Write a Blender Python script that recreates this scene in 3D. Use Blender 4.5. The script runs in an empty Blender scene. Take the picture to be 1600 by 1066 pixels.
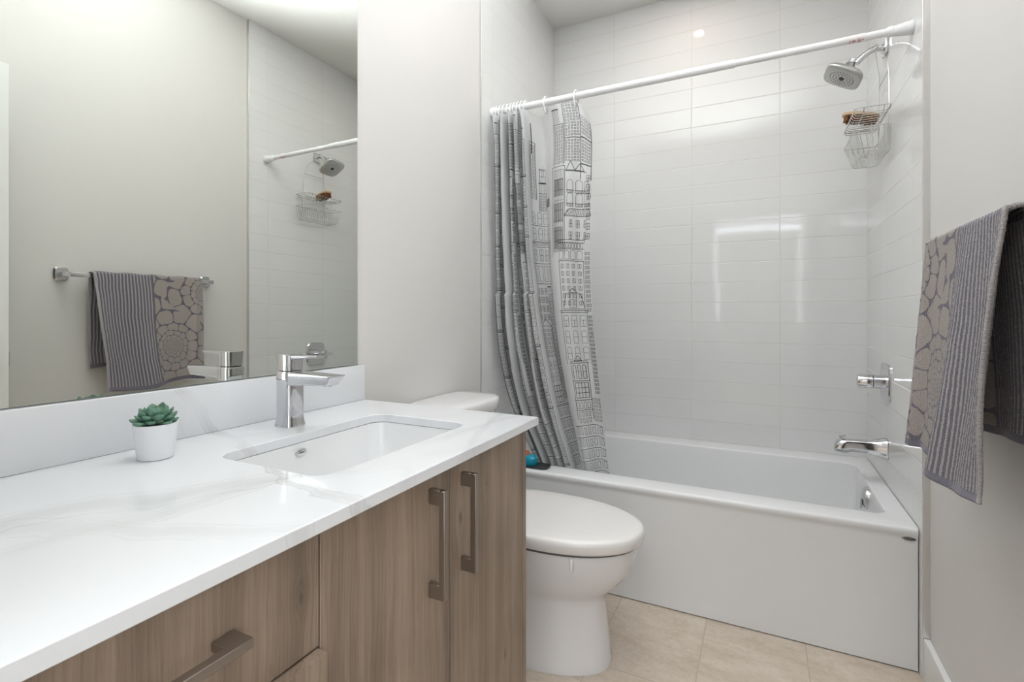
import bpy, bmesh, math, random
import numpy as np
from mathutils import Vector, Matrix
random.seed(7); np.random.seed(7)
S = bpy.context.scene
COL = S.collection
PI = math.pi

# ------------------------------------------------------------------ camera, world, lights, exposure
cam_d = bpy.data.cameras.new('camera'); cam = bpy.data.objects.new('camera', cam_d); COL.objects.link(cam)
F_PX = 780.2
cam_d.sensor_width = 36; cam_d.lens = F_PX * 36 / 1600; cam_d.clip_start = 0.02
cam_d.shift_y = -(533 - 490.5) / 1600
cam.location = (1.0931, -1.9093, 1.0947)
cam.rotation_euler = (PI / 2, 0, math.radians(26.52))
S.camera = cam
S.view_settings.view_transform = 'Standard'; S.view_settings.look = 'None'
S.view_settings.gamma = 1; S.view_settings.use_curve_mapping = False
S.view_settings.exposure = 1.03
w = bpy.data.worlds.new('world'); S.world = w; w.use_nodes = True
w.node_tree.nodes['Background'].inputs[0].default_value = (0.86, 0.93, 1.0, 1)
w.node_tree.nodes['Background'].inputs[1].default_value = 5.0

def area(name, loc, rot, sx, sy, power, col, spread=PI):
    d = bpy.data.lights.new(name, 'AREA'); d.shape = 'RECTANGLE'; d.size = sx; d.size_y = sy
    d.energy = power; d.color = col; d.spread = spread
    o = bpy.data.objects.new(name, d); COL.objects.link(o); o.location = loc; o.rotation_euler = rot
    return o
# unseen fill light added at the hall's right side, beyond the open doorway
area('hall_side_fill', (2.12, -3.25, 1.45), (PI / 2, 0, math.radians(62)), 1.5, 1.9, 16, (0.90, 0.95, 1.0))
# soft fill added under the hall ceiling, no fixture there
area('hall_ceiling_fill', (1.05, -2.9, 2.70), (0, 0, 0), 0.9, 0.9, 16, (0.93, 0.965, 1.0))
# photographer's flash bounced off the ceiling from the doorway
def spot(name, loc, target, power, col, ang, blend, rad):
    d = bpy.data.lights.new(name, 'SPOT'); d.energy = power; d.color = col; d.spot_size = math.radians(ang); d.spot_blend = blend
    d.shadow_soft_size = rad; o = bpy.data.objects.new(name, d); COL.objects.link(o); o.location = loc
    o.rotation_euler = (Vector(target) - Vector(loc)).to_track_quat('-Z', 'Y').to_euler(); return o
spot('bounce_flash', (0.98, -1.45, 1.30), (0.72, -0.80, 2.77), 385, (0.905, 0.96, 1.0), 66, 1.0, 0.10)
# recessed light over the tub
area('tub_downlight', (0.765, 0.46, 2.752), (0, 0, 0), 0.045, 0.045, 0.8, (1.0, 0.86, 0.72)).data.shape = 'DISK'

# ------------------------------------------------------------------ node helper
class X:
    """expression wrapper that builds math nodes"""
    def __init__(s, nt, sock): s.nt = nt; s.s = sock
    def _m(s, op, a, b=None, c=None, clamp=False):
        n = s.nt.nodes.new('ShaderNodeMath'); n.operation = op; n.use_clamp = clamp
        for i, v in enumerate((a, b, c)):
            if v is None: continue
            if isinstance(v, X): s.nt.links.new(v.s, n.inputs[i])
            else: n.inputs[i].default_value = v
        return X(s.nt, n.outputs[0])
    def __add__(s, o): return s._m('ADD', s, o)
    __radd__ = __add__
    def __sub__(s, o): return s._m('SUBTRACT', s, o)
    def __rsub__(s, o): return s._m('SUBTRACT', o, s)
    def __mul__(s, o): return s._m('MULTIPLY', s, o)
    __rmul__ = __mul__
    def __truediv__(s, o): return s._m('DIVIDE', s, o)
    def abs(s): return s._m('ABSOLUTE', s)
    def floor(s): return s._m('FLOOR', s)
    def fract(s): return s._m('FRACT', s)
    def sin(s): return s._m('SINE', s)
    def sqrt(s): return s._m('SQRT', s)
    def pow(s, p): return s._m('POWER', s, p)
    def log(s, b): return s._m('LOGARITHM', s, b)
    def exp(s): return s._m('EXPONENT', s)
    def min(s, o): return s._m('MINIMUM', s, o)
    def max(s, o): return s._m('MAXIMUM', s, o)
    def lt(s, o): return s._m('LESS_THAN', s, o)
    def gt(s, o): return s._m('GREATER_THAN', s, o)
    def atan2(s, o): return s._m('ARCTAN2', s, o)
    def step(s, a, b):
        """smooth 0..1 between a and b"""
        n = s.nt.nodes.new('ShaderNodeMapRange'); n.interpolation_type = 'SMOOTHSTEP'
        s.nt.links.new(s.s, n.inputs[0]); n.inputs[1].default_value = a; n.inputs[2].default_value = b
        return X(s.nt, n.outputs[0])

class M:
    def __init__(s, name, base=(0.8, 0.8, 0.8), rough=0.5, metal=0.0, **kw):
        s.m = bpy.data.materials.new(name); s.m.use_nodes = True; s.nt = s.m.node_tree
        s.b = s.nt.nodes['Principled BSDF']
        s.b.inputs['Base Color'].default_value = (*base, 1); s.b.inputs['Roughness'].default_value = rough
        s.b.inputs['Metallic'].default_value = metal
        for k, v in kw.items(): s.b.inputs[k].default_value = v
    def new(s, t): return s.nt.nodes.new(t)
    def link(s, a, b): s.nt.links.new(a.s if isinstance(a, X) else a, b)
    def coord(s, kind='Object'):
        t = s.new('ShaderNodeTexCoord'); return t.outputs[kind]
    def world(s):
        g = s.new('ShaderNodeNewGeometry'); return g.outputs['Position']
    def xyz(s, vec):
        n = s.new('ShaderNodeSeparateXYZ'); s.link(vec, n.inputs[0]); return [X(s.nt, o) for o in n.outputs]
    def comb(s, a, b, c=0.0):
        n = s.new('ShaderNodeCombineXYZ')
        for i, v in enumerate((a, b, c)):
            if isinstance(v, X): s.link(v, n.inputs[i])
            else: n.inputs[i].default_value = v
        return n.outputs[0]
    def scale(s, vec, sc):
        n = s.new('ShaderNodeVectorMath'); n.operation = 'MULTIPLY'; s.link(vec, n.inputs[0]); n.inputs[1].default_value = sc
        return n.outputs[0]
    def noise(s, vec, scale=5, detail=2, rough=0.5, dist=0.0):
        n = s.new('ShaderNodeTexNoise'); s.link(vec, n.inputs['Vector']); n.inputs['Scale'].default_value = scale
        n.inputs['Detail'].default_value = detail; n.inputs['Roughness'].default_value = rough
        n.inputs['Distortion'].default_value = dist
        return X(s.nt, n.outputs['Fac'])
    def ramp(s, fac, stops):
        n = s.new('ShaderNodeValToRGB'); s.link(fac, n.inputs[0]); e = n.color_ramp.elements
        while len(e) < len(stops): e.new(0.5)
        for el, (p, c) in zip(e, stops): el.position = p; el.color = (*c, 1)
        return n.outputs[0]
    def mix(s, fac, a, b):
        n = s.new('ShaderNodeMix'); n.data_type = 'RGBA'
        if isinstance(fac, X): s.link(fac, n.inputs[0])
        else: n.inputs[0].default_value = fac
        for i, v in ((6, a), (7, b)):
            if isinstance(v, tuple): n.inputs[i].default_value = (*v, 1)
            else: s.link(v, n.inputs[i])
        return n.outputs[2]
    def color(s, c): s.link(c, s.b.inputs['Base Color'])
    def bump(s, h, strength=0.2, dist=0.001):
        n = s.new('ShaderNodeBump'); s.link(h, n.inputs['Height']); n.inputs['Strength'].default_value = strength
        n.inputs['Distance'].default_value = dist; s.link(n.outputs[0], s.b.inputs['Normal']); return n

def lin(r, g, b):
    f = lambda c: (c / 255 / 12.92) if c / 255 <= 0.04045 else ((c / 255 + 0.055) / 1.055) ** 2.4
    return (f(r), f(g), f(b))

# ------------------------------------------------------------------ materials
def m_paint(name, c, rough=0.55):
    a = M(name, c, rough)
    p = a.world(); n = a.noise(p, 260, 2); a.bump(n, 0.06, 0.0006)
    return a.m
WALLPAINT = m_paint('wall_paint', lin(222, 219, 216), 0.42)
CEILPAINT = m_paint('ceiling_paint', lin(232, 230, 226), 0.8)
TRIMPAINT = m_paint('trim_paint', lin(238, 238, 236), 0.3)

def m_tile(name, ax, ou, ov, tu=0.4075, tv=0.1016):
    """glossy white wall tile; ax picks the horizontal coordinate"""
    a = M(name, lin(231, 230, 227), 0.05)
    a.b.inputs['Coat Weight'].default_value = 0.0
    x, y, z = a.xyz(a.world()); u = (x if ax == 0 else y)
    gu = ((u - ou) / tu); gv = ((z - ov) / tv)
    du = ((gu - 0.5).fract() - 0.5).abs() * tu       # distance from a joint: 0 at joints
    dv = ((gv - 0.5).fract() - 0.5).abs() * tv
    d = du.min(dv)
    groove = d.step(0.0004, 0.0030)
    joint = d.step(0.0004, 0.0014)
    cell = a.comb(gu.floor(), gv.floor(), 1.7)
    wn = a.new('ShaderNodeTexWhiteNoise'); a.link(cell, wn.inputs['Vector'])
    cx = a.xyz(wn.outputs['Color'])
    tilt = (gu.fract() - 0.5) * (cx[0] - 0.5) * 1.1 + (gv.fract() - 0.5) * (cx[1] - 0.5) * 0.35
    wav = a.noise(a.world(), 7, 1) * 0.35
    h = groove * 0.65 + tilt + wav
    a.bump(h, 1.0, 0.0008)
    base = a.mix(cx[2] * 0.5, lin(231, 231, 231), lin(228, 228, 228))
    a.color(a.mix(joint, lin(214, 212, 207), base))
    r = a.xyz(a.comb(joint, 0, 0))[0]
    rr = 0.6 - r * 0.545
    a.link(rr, a.b.inputs['Roughness'])
    return a.m
TUB_H = 0.4385
TILE_BACK = m_tile('back_wall_tile', 0, 0.360, 0.440)
TILE_SIDE = m_tile('side_wall_tile', 1, 0.8412 - 0.348, 0.440)

def m_floor():
    a = M('floor_tile', (0.6, 0.5, 0.4), 0.35)
    x, y, z = a.xyz(a.world())
    du = (((x - 0.613) / 0.3055 - 0.5).fract() - 0.5).abs() * 0.3055
    dv = (((y + 0.392) / 0.610 - 0.5).fract() - 0.5).abs() * 0.610
    d = du.min(dv); joint = d.step(0.0012, 0.0026)
    cell = a.comb(((x - 0.613) / 0.3055).floor(), ((y + 0.392) / 0.610).floor(), 3.1)
    wn = a.new('ShaderNodeTexWhiteNoise'); a.link(cell, wn.inputs['Vector'])
    vm = a.new('ShaderNodeVectorMath'); vm.operation = 'MULTIPLY_ADD'
    a.link(wn.outputs['Color'], vm.inputs[0]); vm.inputs[1].default_value = (9, 9, 9); a.link(a.world(), vm.inputs[2])
    p = vm.outputs[0]
    n1 = a.noise(a.scale(p, (1.6, 3.4, 1)), 2.2, 6, 0.62, 1.4)
    n2 = a.noise(a.scale(p, (1, 2.4, 1)), 11, 5, 0.7, 0.6)
    n3 = a.noise(p, 70, 3, 0.7)
    v = n1 * 0.42 + n2 * 0.33 + n3 * 0.25
    c = a.ramp(v, [(0.30, lin(184, 166, 149)), (0.45, lin(203, 188, 171)), (0.58, lin(216, 203, 188)), (0.75, lin(226, 216, 203))])
    vein = (a.noise(a.scale(p, (1.2, 3.0, 1)), 3.2, 5, 0.6, 1.0) - 0.5).abs().step(0.0, 0.018)
    c = a.mix(vein * 0.30 + 0.70, lin(176, 162, 148), c)
    c = a.mix(joint, lin(190, 177, 164), c)
    a.color(c); a.bump(joint + n2 * 0.15, 0.5, 0.001)
    return a.m
FLOOR = m_floor()

def m_wood():
    a = M('oak_laminate', (0.25, 0.18, 0.13), 0.48)
    x, y, z = a.xyz(a.world())
    # knots: (y, z, size)
    hw = x * 1.0 + y
    yy = y + x * 0.77
    defo = None; dark = None
    for ky, kz, s, am in ((-1.463, 0.735, 0.012, 0.011), (-1.088, 0.70, 0.020, 0.015), (-0.985, 0.735, 0.010, 0.010), (-1.62, 0.52, 0.02, 0.02), (-0.90, 0.32, 0.02, 0.02), (-1.30, 0.30, 0.018, 0.02)):
        dy = (y - ky); dz = (z - kz) * 0.42
        g = ((dy * dy + dz * dz) * (-1.0 / (s * s))).exp()
        d1 = dy * g * (am / s) * 1.6
        g2 = ((dy * dy + dz * dz) * (-14.0 / (s * s))).exp()
        defo = d1 if defo is None else defo + d1
        dark = g2 if dark is None else dark + g2
    wob = (a.noise(a.comb(yy * 3, z * 1.1, x), 3.0, 3, 0.5) - 0.5) * 0.030
    yg = yy + wob - defo
    fine = a.noise(a.comb(yg * 260, z * 5.5, x * 200), 1.0, 5, 0.65)
    med = a.noise(a.comb(yg * 46, z * 1.3, x * 40), 1.0, 4, 0.6)
    band = a.noise(a.comb(yg * 15, z * 0.12, 4.0), 1.0, 2, 0.4)
    pore = a.noise(a.comb(yg * 900, z * 26, x * 500), 1.0, 2, 0.5)
    cloud = a.noise(a.comb(yy * 6, z * 5, 2.0), 1.0, 3, 0.5)
    v = fine * 0.30 + med * 0.28 + band * 0.34 + cloud * 0.20 - pore.step(0.56, 0.72) * 0.05 - 0.06
    c = a.ramp(v, [(0.30, lin(99, 85, 74)), (0.44, lin(129, 112, 97)), (0.54, lin(150, 131, 114)), (0.68, lin(171, 151, 133))])
    c = a.mix((dark * 0.75).min(0.8), c, lin(84, 72, 64))
    a.color(c); a.bump(fine * 0.6 + pore * 0.4, 0.12, 0.0006)
    return a.m
WOOD = m_wood()

def m_quartz():
    a = M('white_quartz', (0.9, 0.9, 0.9), 0.14)
    p = a.world(); x, y, z = a.xyz(p)
    w1 = (a.noise(p, 3.2, 4, 0.55) - 0.5); w2 = (a.noise(p, 14, 3, 0.6) - 0.5)
    wf = a.noise(p, 60, 2, 0.5) - 0.5
    col = lin(229, 230, 233)
    veins = None
    # (nx, ny, nz, offset, half width, strength)
    for nx, ny, nz, off, hw, st in ((0.28, 0.80, 0.55, -0.645 + 0.128, 0.009, 0.55), (0.86, -0.50, 0.1, 1.095 + 0.02, 0.034, 0.30), (0.80, -0.58, 0.1, 0.86 + 0.0, 0.018, 0.16),
                                    (0.93, 0.30, 0.2, 0.385, 0.010, 0.30), (0.5, -0.85, 0.1, 1.62, 0.02, 0.24), (0.97, -0.2, 0.05, 0.72, 0.016, 0.26), (0.75, 0.66, 0.0, -0.42, 0.012, 0.22)):
        q = x * nx + y * ny + z * nz - off + w1 * 0.16 + w2 * 0.022
        core = 1.0 - q.abs().step(hw * 0.25, hw)
        edge = (1.0 - (q.abs() - hw).abs().step(0.0, 0.0035)) * 0.55
        m = (core * 0.55 + edge) * st * a.noise(p, 4.5, 2).step(0.28, 0.62)
        veins = m if veins is None else veins + m
    spk = a.noise(p, 340, 2, 0.6).step(0.55, 0.8) * 0.05
    a.color(a.mix((veins + spk).min(0.6), col, lin(158, 155, 152)))
    a.b.inputs['Coat Weight'].default_value = 0.3; a.b.inputs['Coat Roughness'].default_value = 0.05
    return a.m
QUARTZ = m_quartz()
CERAMIC = M('glazed_ceramic', lin(230, 228, 229), 0.07).m
BASIN = M('basin_ceramic', lin(232, 232, 233), 0.08).m
ACRYLIC = M('tub_acrylic', lin(236, 236, 237), 0.10).m
SEATP = M('toilet_seat_plastic', lin(232, 229, 227), 0.13).m
CHROME = M('chrome', (0.66, 0.66, 0.68), 0.06, 1.0).m
CHROME_D = M('satin_chrome', (0.58, 0.58, 0.58), 0.22, 1.0).m
HEADM = M('shower_head_finish', (0.50, 0.50, 0.49), 0.28, 0.85).m
WIRE = M('wire_steel', (0.62, 0.62, 0.60), 0.20, 1.0).m
NICKEL = M('brushed_nickel', lin(154, 143, 134), 0.34, 0.9).m
MIRROR = M('mirror_silver', (0.80, 0.815, 0.775), 0.0, 1.0).m
MIRRORED = M('mirror_glass_edge', (0.25, 0.28, 0.27), 0.15, 0.6).m
WHITEPL = M('white_plastic', lin(240, 240, 240), 0.28).m
RODP = M('rod_white_enamel', lin(236, 236, 238), 0.22).m
ALU = M('tile_edge_metal', (0.72, 0.71, 0.70), 0.25, 0.9).m
BLACKR = M('black_rubber', (0.02, 0.02, 0.02), 0.5).m
DARKGAP = M('gap_shade_grey', (0.12, 0.12, 0.12), 0.6).m  # dark grey painted in for shade under the seat, also fills overflow slot
EMBLEM = M('emblem_plate', (0.28, 0.28, 0.29), 0.25, 0.9).m
EMBTXT = M('emblem_letter', (0.02, 0.02, 0.02), 0.4).m
SOIL = None
def m_soil():
    a = M('potting_gravel', (0.2, 0.17, 0.15), 0.9); n = a.noise(a.world(), 420, 2, 0.7)
    a.color(a.ramp(n, [(0.3, lin(60, 52, 48)), (0.7, lin(150, 140, 132))])); a.bump(n, 0.8, 0.002); return a.m
SOIL = m_soil()
def m_leaf():
    a = M('succulent_leaf', lin(70, 112, 92), 0.45); p = a.coord()
    n = a.noise(p, 90, 3, 0.6)
    a.color(a.ramp(n, [(0.3, lin(72, 112, 94)), (0.55, lin(98, 142, 120)), (0.8, lin(134, 170, 146))]))
    a.b.inputs['Subsurface Weight'].default_value = 0.05
    return a.m
LEAF = m_leaf()
LEAFG = M('succulent_leaf_pale', lin(128, 160, 124), 0.45).m
POT = M('matt_white_pot', lin(236, 237, 241), 0.5).m
TEAL = M('teal_plastic', lin(28, 150, 178), 0.35).m
ORANGE = M('orange_plastic', lin(196, 108, 72), 0.4).m
BLACKP = M('dark_tray', lin(58, 58, 60), 0.4).m
def m_brushwood():
    a = M('brush_wood', lin(190, 150, 110), 0.5); x, y, z = a.xyz(a.coord())
    n = a.noise(a.comb(x * 400, y * 30, z * 400), 1, 3); a.color(a.ramp(n, [(0.3, lin(178, 142, 104)), (0.7, lin(222, 196, 162))])); return a.m
BRUSHW = m_brushwood()
BRISTLE = M('brown_bristle', lin(120, 76, 44), 0.8).m
LENS = M('light_lens', (1, 1, 1), 0.5); LENS.b.inputs['Emission Color'].default_value = (1, 0.9, 0.8, 1); LENS.b.inputs['Emission Strength'].default_value = 6; LENS = LENS.m
LABELW = M('rod_sticker_white', lin(232, 226, 226), 0.4).m
LABELR = M('rod_sticker_red', lin(176, 110, 120), 0.4).m

# ------------------------------------------------------------------ object helpers
def wloc(o):
    v = Vector((0, 0, 0))
    while o is not None: v += o.location; o = o.parent
    return v
def props(o, label=None, cat=None, group=None, kind=None):
    for k, v in (('label', label), ('category', cat), ('group', group), ('kind', kind)):
        if v: o[k] = v
    return o
def thing(name, label, cat, loc, group=None):
    o = bpy.data.objects.new(name, None); o.empty_display_size = 0.03; COL.objects.link(o); o.location = loc
    return props(o, label, cat, group)
def obj(name, bm, mats, parent=None, loc=None, smooth=True, label=None, angle=38):
    """world-space bmesh -> one mesh object"""
    if not isinstance(mats, (list, tuple)): mats = [mats]
    me = bpy.data.meshes.new(name)
    bmesh.ops.recalc_face_normals(bm, faces=bm.faces)
    base = wloc(parent) if parent is not None else Vector(loc or (0, 0, 0))
    bmesh.ops.translate(bm, verts=bm.verts, vec=-base)
    if smooth:
        for f in bm.faces: f.smooth = True
        for e in bm.edges:
            if len(e.link_faces) == 2 and e.calc_face_angle(0) > math.radians(angle): e.smooth = False
    bm.to_mesh(me); bm.free()
    for m in mats: me.materials.append(m)
    o = bpy.data.objects.new(name, me); COL.objects.link(o)
    if parent is not None: o.parent = parent
    elif loc is not None: o.location = loc
    if label: o['label'] = label
    return o
def struct(name, bm, m, smooth=False, parent=None):
    o = obj(name, bm, m, parent, smooth=smooth)
    if parent is None: o['kind'] = 'structure'
    return o
def box(bm, x0, x1, y0, y1, z0, z1, bev=0.0, seg=2, mat=0):
    r = bmesh.ops.create_cube(bm, size=1.0)
    vs = r['verts']
    for v in vs:
        v.co = Vector((x0 + (v.co.x + .5) * (x1 - x0), y0 + (v.co.y + .5) * (y1 - y0), z0 + (v.co.z + .5) * (z1 - z0)))
    fs = {f for v in vs for f in v.link_faces}
    for f in fs: f.material_index = mat
    if bev > 0:
        es = list({e for v in vs for e in v.link_edges})
        bmesh.ops.bevel(bm, geom=es, offset=bev, segments=seg, profile=0.5, affect='EDGES')
    return bm
def B(): return bmesh.new()
def bx(*a, **k): return box(B(), *a, **k)
def loft(bm, rings, cap0=True, cap1=True, closed=True, mat=0):
    vr = [[bm.verts.new(p) for p in r] for r in rings]
    n = len(vr[0])
    for a, b in zip(vr[:-1], vr[1:]):
        for i in range(n if closed else n - 1):
            j = (i + 1) % n
            f = bm.faces.new((a[i], a[j], b[j], b[i])); f.material_index = mat
    if cap0: f = bm.faces.new(list(reversed(vr[0]))); f.material_index = mat
    if cap1: f = bm.faces.new(vr[-1]); f.material_index = mat
    return vr
def frame_rings(pts, rad, seg, up=Vector((0, 0, 1)), closed=False):
    pts = [Vector(p) for p in pts]; n = len(pts); rings = []
    prev = None
    for i, p in enumerate(pts):
        if closed: t = (pts[(i + 1) % n] - pts[i - 1]).normalized()
        else:
            t = (pts[min(i + 1, n - 1)] - pts[max(i - 1, 0)]).normalized()
        if prev is None:
            u = up if abs(t.dot(up)) < 0.95 else Vector((1, 0, 0))
            a = (u - t * t.dot(u)).normalized()
        else:
            a = (prev - t * t.dot(prev)).normalized()
        prev = a; b = t.cross(a)
        r = rad[i] if isinstance(rad, (list, tuple)) else rad
        rings.append([p + a * (r * math.cos(2 * PI * k / seg)) + b * (r * math.sin(2 * PI * k / seg)) for k in range(seg)])
    return rings
def tube(bm, pts, rad, seg=12, closed=False, mat=0):
    rings = frame_rings(pts, rad, seg, closed=closed)
    if closed: loft(bm, rings + [rings[0]], False, False, mat=mat); bmesh.ops.remove_doubles(bm, verts=bm.verts, dist=1e-6)
    else: loft(bm, rings, mat=mat)
    return bm
def lathe(bm, prof, c, axis='Z', seg=32, mat=0, capa=True, capb=True):
    c = Vector(c); rings = []
    for r, h in prof:
        ring = []
        for k in range(seg):
            a = 2 * PI * k / seg; p, q = r * math.cos(a), r * math.sin(a)
            v = {'Z': (p, q, h), 'X': (h, p, q), 'Y': (q, h, p)}[axis]
            ring.append(c + Vector(v))
        rings.append(ring)
    loft(bm, rings, capa, capb, mat=mat); return bm
def sring(cx, cy, z, hx, hy, n=48, e=2.0, ax='Z', xf=None):
    """superellipse ring; e = exponent; xf = optional function (x, y, z) -> vector"""
    out = []
    for k in range(n):
        a = 2 * PI * k / n; ca, sa = math.cos(a), math.sin(a)
        x = hx * math.copysign(abs(ca) ** (2 / e), ca); y = hy * math.copysign(abs(sa) ** (2 / e), sa)
        p = (cx + x, cy + y, z) if ax == 'Z' else ((z, cx + x, cy + y) if ax == 'X' else (cx + x, z, cy + y))
        out.append(Vector(xf(*p)) if xf else Vector(p))
    return out
def spline(pts, n):
    pts = [Vector(p) for p in pts]; out = []
    P = [pts[0]] + pts + [pts[-1]]
    m = len(pts) - 1
    for i in range(m):
        a, b, c, d = P[i], P[i + 1], P[i + 2], P[i + 3]
        for k in range(n):
            t = k / n
            out.append(0.5 * ((2 * b) + (c - a) * t + (2 * a - 5 * b + 4 * c - d) * t * t + (3 * b - a - 3 * c + d) * t ** 3))
    out.append(pts[-1]); return out

# ------------------------------------------------------------------ room shell
W = 1.524; WR = 1.540; D = 0.8412; CH = 2.7706; YE = -1.95; HC = 0.8354; YT = -0.036
struct('floor', bx(-0.1, 1.75, -4.8, D + 0.1, -0.06, 0.0), FLOOR)
struct('ceiling', bx(-0.1, 1.75, -4.8, D + 0.1, CH, CH + 0.06), CEILPAINT)
struct('wall_left', bx(-0.10, -0.006, YE - 0.12, D + 0.1, 0, CH), WALLPAINT)
struct('wall_right', bx(WR, WR + 0.1, YE - 0.12, D + 0.1, 0, CH), WALLPAINT)
struct('wall_back', bx(-0.05, WR, D, D + 0.1, 0, CH), TILE_BACK)
struct('wall_alcove_left', bx(-0.006, 0.0, -0.019, D, 0, CH), TILE_SIDE)
struct('wall_alcove_right', bx(W, WR, YT, D, 0, CH), TILE_SIDE)
DX0, DX1, DZ = 0.640, 1.46, 2.085
bm = B(); box(bm, -0.006, DX0, YE - 0.12, YE, 0, CH); box(bm, DX1, WR, YE - 0.12, YE, 0, CH); box(bm, DX0, DX1, YE - 0.12, YE, DZ, CH)
struct('wall_front', bm, WALLPAINT)
struct('trim_1', bx(W - 0.0022, WR + 0.0005, YT - 0.0022, YT, 0.133, CH, 0.0008), ALU)
struct('trim_2', bx(-0.004, 0.0028, -0.0225, -0.0192, 0.0, CH, 0.0008), ALU)
bm = B()
box(bm, W, WR, -1.12, YT - 0.003, 0, 0.1325, 0.003)
struct('baseboard_right', bm, TRIMPAINT)
struct('baseboard_left', bx(-0.006, 0.010, -0.74, -0.026, 0, 0.1325, 0.003), TRIMPAINT)
bm = B()
for x0, x1, z0, z1 in ((DX0 - 0.075, DX0 - 0.002, 0, DZ + 0.075), (DX1 + 0.002, WR - 0.002, 0, DZ + 0.075), (DX0 - 0.002, DX1 + 0.002, DZ + 0.002, DZ + 0.075)):
    box(bm, x0, x1, YE + 0.0005, YE + 0.016, z0, z1, 0.003)
for x0, x1, z0, z1 in ((DX0 - 0.002, DX0 + 0.015, 0, DZ), (DX1 - 0.015, DX1 + 0.002, 0, DZ), (DX0 + 0.015, DX1 - 0.015, DZ - 0.015, DZ + 0.002)):
    box(bm, x0, x1, YE - 0.12, YE + 0.0002, z0, z1)
struct('trim_3', bm, TRIMPAINT)
# hall behind the camera
bm = B(); box(bm, -0.30, -0.20, -4.8, YE - 0.12, 0, CH); struct('wall_hall_left', bm, WALLPAINT)
bm = B(); box(bm, 2.2, 2.3, -4.8, YE - 0.12, 0, CH); struct('wall_hall_right', bm, WALLPAINT)
bm = B(); box(bm, -0.3, -0.006, YE - 0.12, YE - 0.02, 0, CH); box(bm, WR, 2.3, YE - 0.12, YE - 0.02, 0, CH); struct('wall_hall_front', bm, WALLPAINT)
bm = B(); box(bm, 1.75, 2.3, -4.8, YE - 0.02, -0.06, 0); box(bm, -0.3, -0.1, -4.8, YE - 0.02, -0.06, 0); struct('floor_hall', bm, FLOOR)
bm = B(); box(bm, 1.75, 2.3, -4.8, YE - 0.02, CH, CH + 0.06); box(bm, -0.3, -0.1, -4.8, YE - 0.02, CH, CH + 0.06); struct('ceiling_hall', bm, CEILPAINT)
wx0, wx1, wz0, wz1 = 0.46, 1.61, 0.9, 2.545
bm = B(); box(bm, -0.3, wx0, -4.8, -4.7, 0, CH); box(bm, wx1, 2.3, -4.8, -4.7, 0, CH); box(bm, wx0, wx1, -4.8, -4.7, 0, wz0); box(bm, wx0, wx1, -4.8, -4.7, wz1, CH)
struct('wall_hall_back', bm, WALLPAINT)
bm = B()
for x0, x1 in ((wx0, wx0 + 0.006), (wx1 - 0.006, wx1)): box(bm, x0, x1, -4.78, -4.72, wz0, wz1, 0.002)
box(bm, wx0, wx1, -4.78, -4.72, wz1 - 0.005, wz1, 0.001); box(bm, wx0 + 0.006, wx1 - 0.006, -4.78, -4.72, 2.42, 2.49, 0.004)
struct('added_window_1', bm, TRIMPAINT)  # added unseen window; its gaps show sky as bright slits in tile reflections
t = thing('added_blind', 'pale blind added over the unseen hall window, leaving bright slits', 'blind', (1.05, -4.75, wz0))
obj('fabric', bx(wx0 + 0.028, wx1 - 0.028, -4.752, -4.748, wz0, 2.335), WALLPAINT, t)  # added blind, sized so light slits remain at top and sides
# open door leaf folded back to the right wall
bm = B(); box(bm, 0, 0.036, 0, 0.83, 0.012, 2.02, 0.002)
th = math.atan2(1.455 - 1.415, 0.83)
bmesh.ops.rotate(bm, verts=bm.verts, cent=(0, 0, 0), matrix=Matrix.Rotation(th, 3, 'Z'))
bmesh.ops.translate(bm, verts=bm.verts, vec=(1.45, -1.915, 0))
door = struct('door_1', bm, TRIMPAINT)
bm = B(); box(bm, 1.413, 1.440, -1.0865, -1.0838, 0.90, 0.955, 0.001); obj('latch_plate', bm, NICKEL, door)
bm = B(); lathe(bm, [(0.026, 0), (0.026, -0.008), (0.010, -0.012), (0.010, -0.045), (0.001, -0.046)], (1.4155, -1.15, 0.93), 'X', 24); tube(bm, [(1.374, -1.15, 0.93), (1.372, -1.20, 0.93), (1.374, -1.26, 0.93)], 0.008, 10); obj('door_handle', bm, NICKEL, door)

# ------------------------------------------------------------------ light fixtures (seen only in reflections)
def recessed(name, label, x, y, r):
    t = thing(name, label, 'light', (x, y, CH))
    obj('trim_ring', lathe(B(), [(r, 0.0), (r, -0.006), (r * 0.8, -0.006), (r * 0.78, 0.0)], (x, y, CH - 0.0005), 'Z', 40), TRIMPAINT, t)
    return t
recessed('recessed_light', 'small round recessed ceiling light above the bathtub', 0.765, 0.46, 0.075)
# ------------------------------------------------------------------ bathtub
tub = thing('bathtub', 'white alcove bathtub with flat front apron between the tiled walls', 'bathtub', (0.76, 0.4, 0))
X0, X1, Y0, Y1 = 0.002, 1.5225, 0.0, D - 0.001
# rounded-rectangle basin rings
def rrect(x0, x1, y0, y1, z, r, n=10):
    out = []
    for cx, cy, a0 in ((x1 - r, y1 - r, 0), (x0 + r, y1 - r, PI / 2), (x0 + r, y0 + r, PI), (x1 - r, y0 + r, 1.5 * PI)):
        for k in range(n + 1):
            a = a0 + (PI / 2) * k / n; out.append(Vector((cx + r * math.cos(a), cy + r * math.sin(a), z)))
    return out
def orect(x0, x1, y0, y1, z, n=10):
    """outer rectangle with the same vertex count as rrect"""
    out = []
    for cx, cy in ((x1, y1), (x0, y1), (x0, y0), (x1, y0)):
        for k in range(n + 1): out.append(Vector((cx, cy, z)))
    return out
bm = B()
bx0, bx1, by0, by1 = 0.13, 1.462, 0.104, 0.722
rings = []
R = 0.045
o = lambda d, z: rrect(X0 + d, X1 - 0.0, Y0 + d, Y1, z, max(0.004, 0.004 + d * 0.2))
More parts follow.
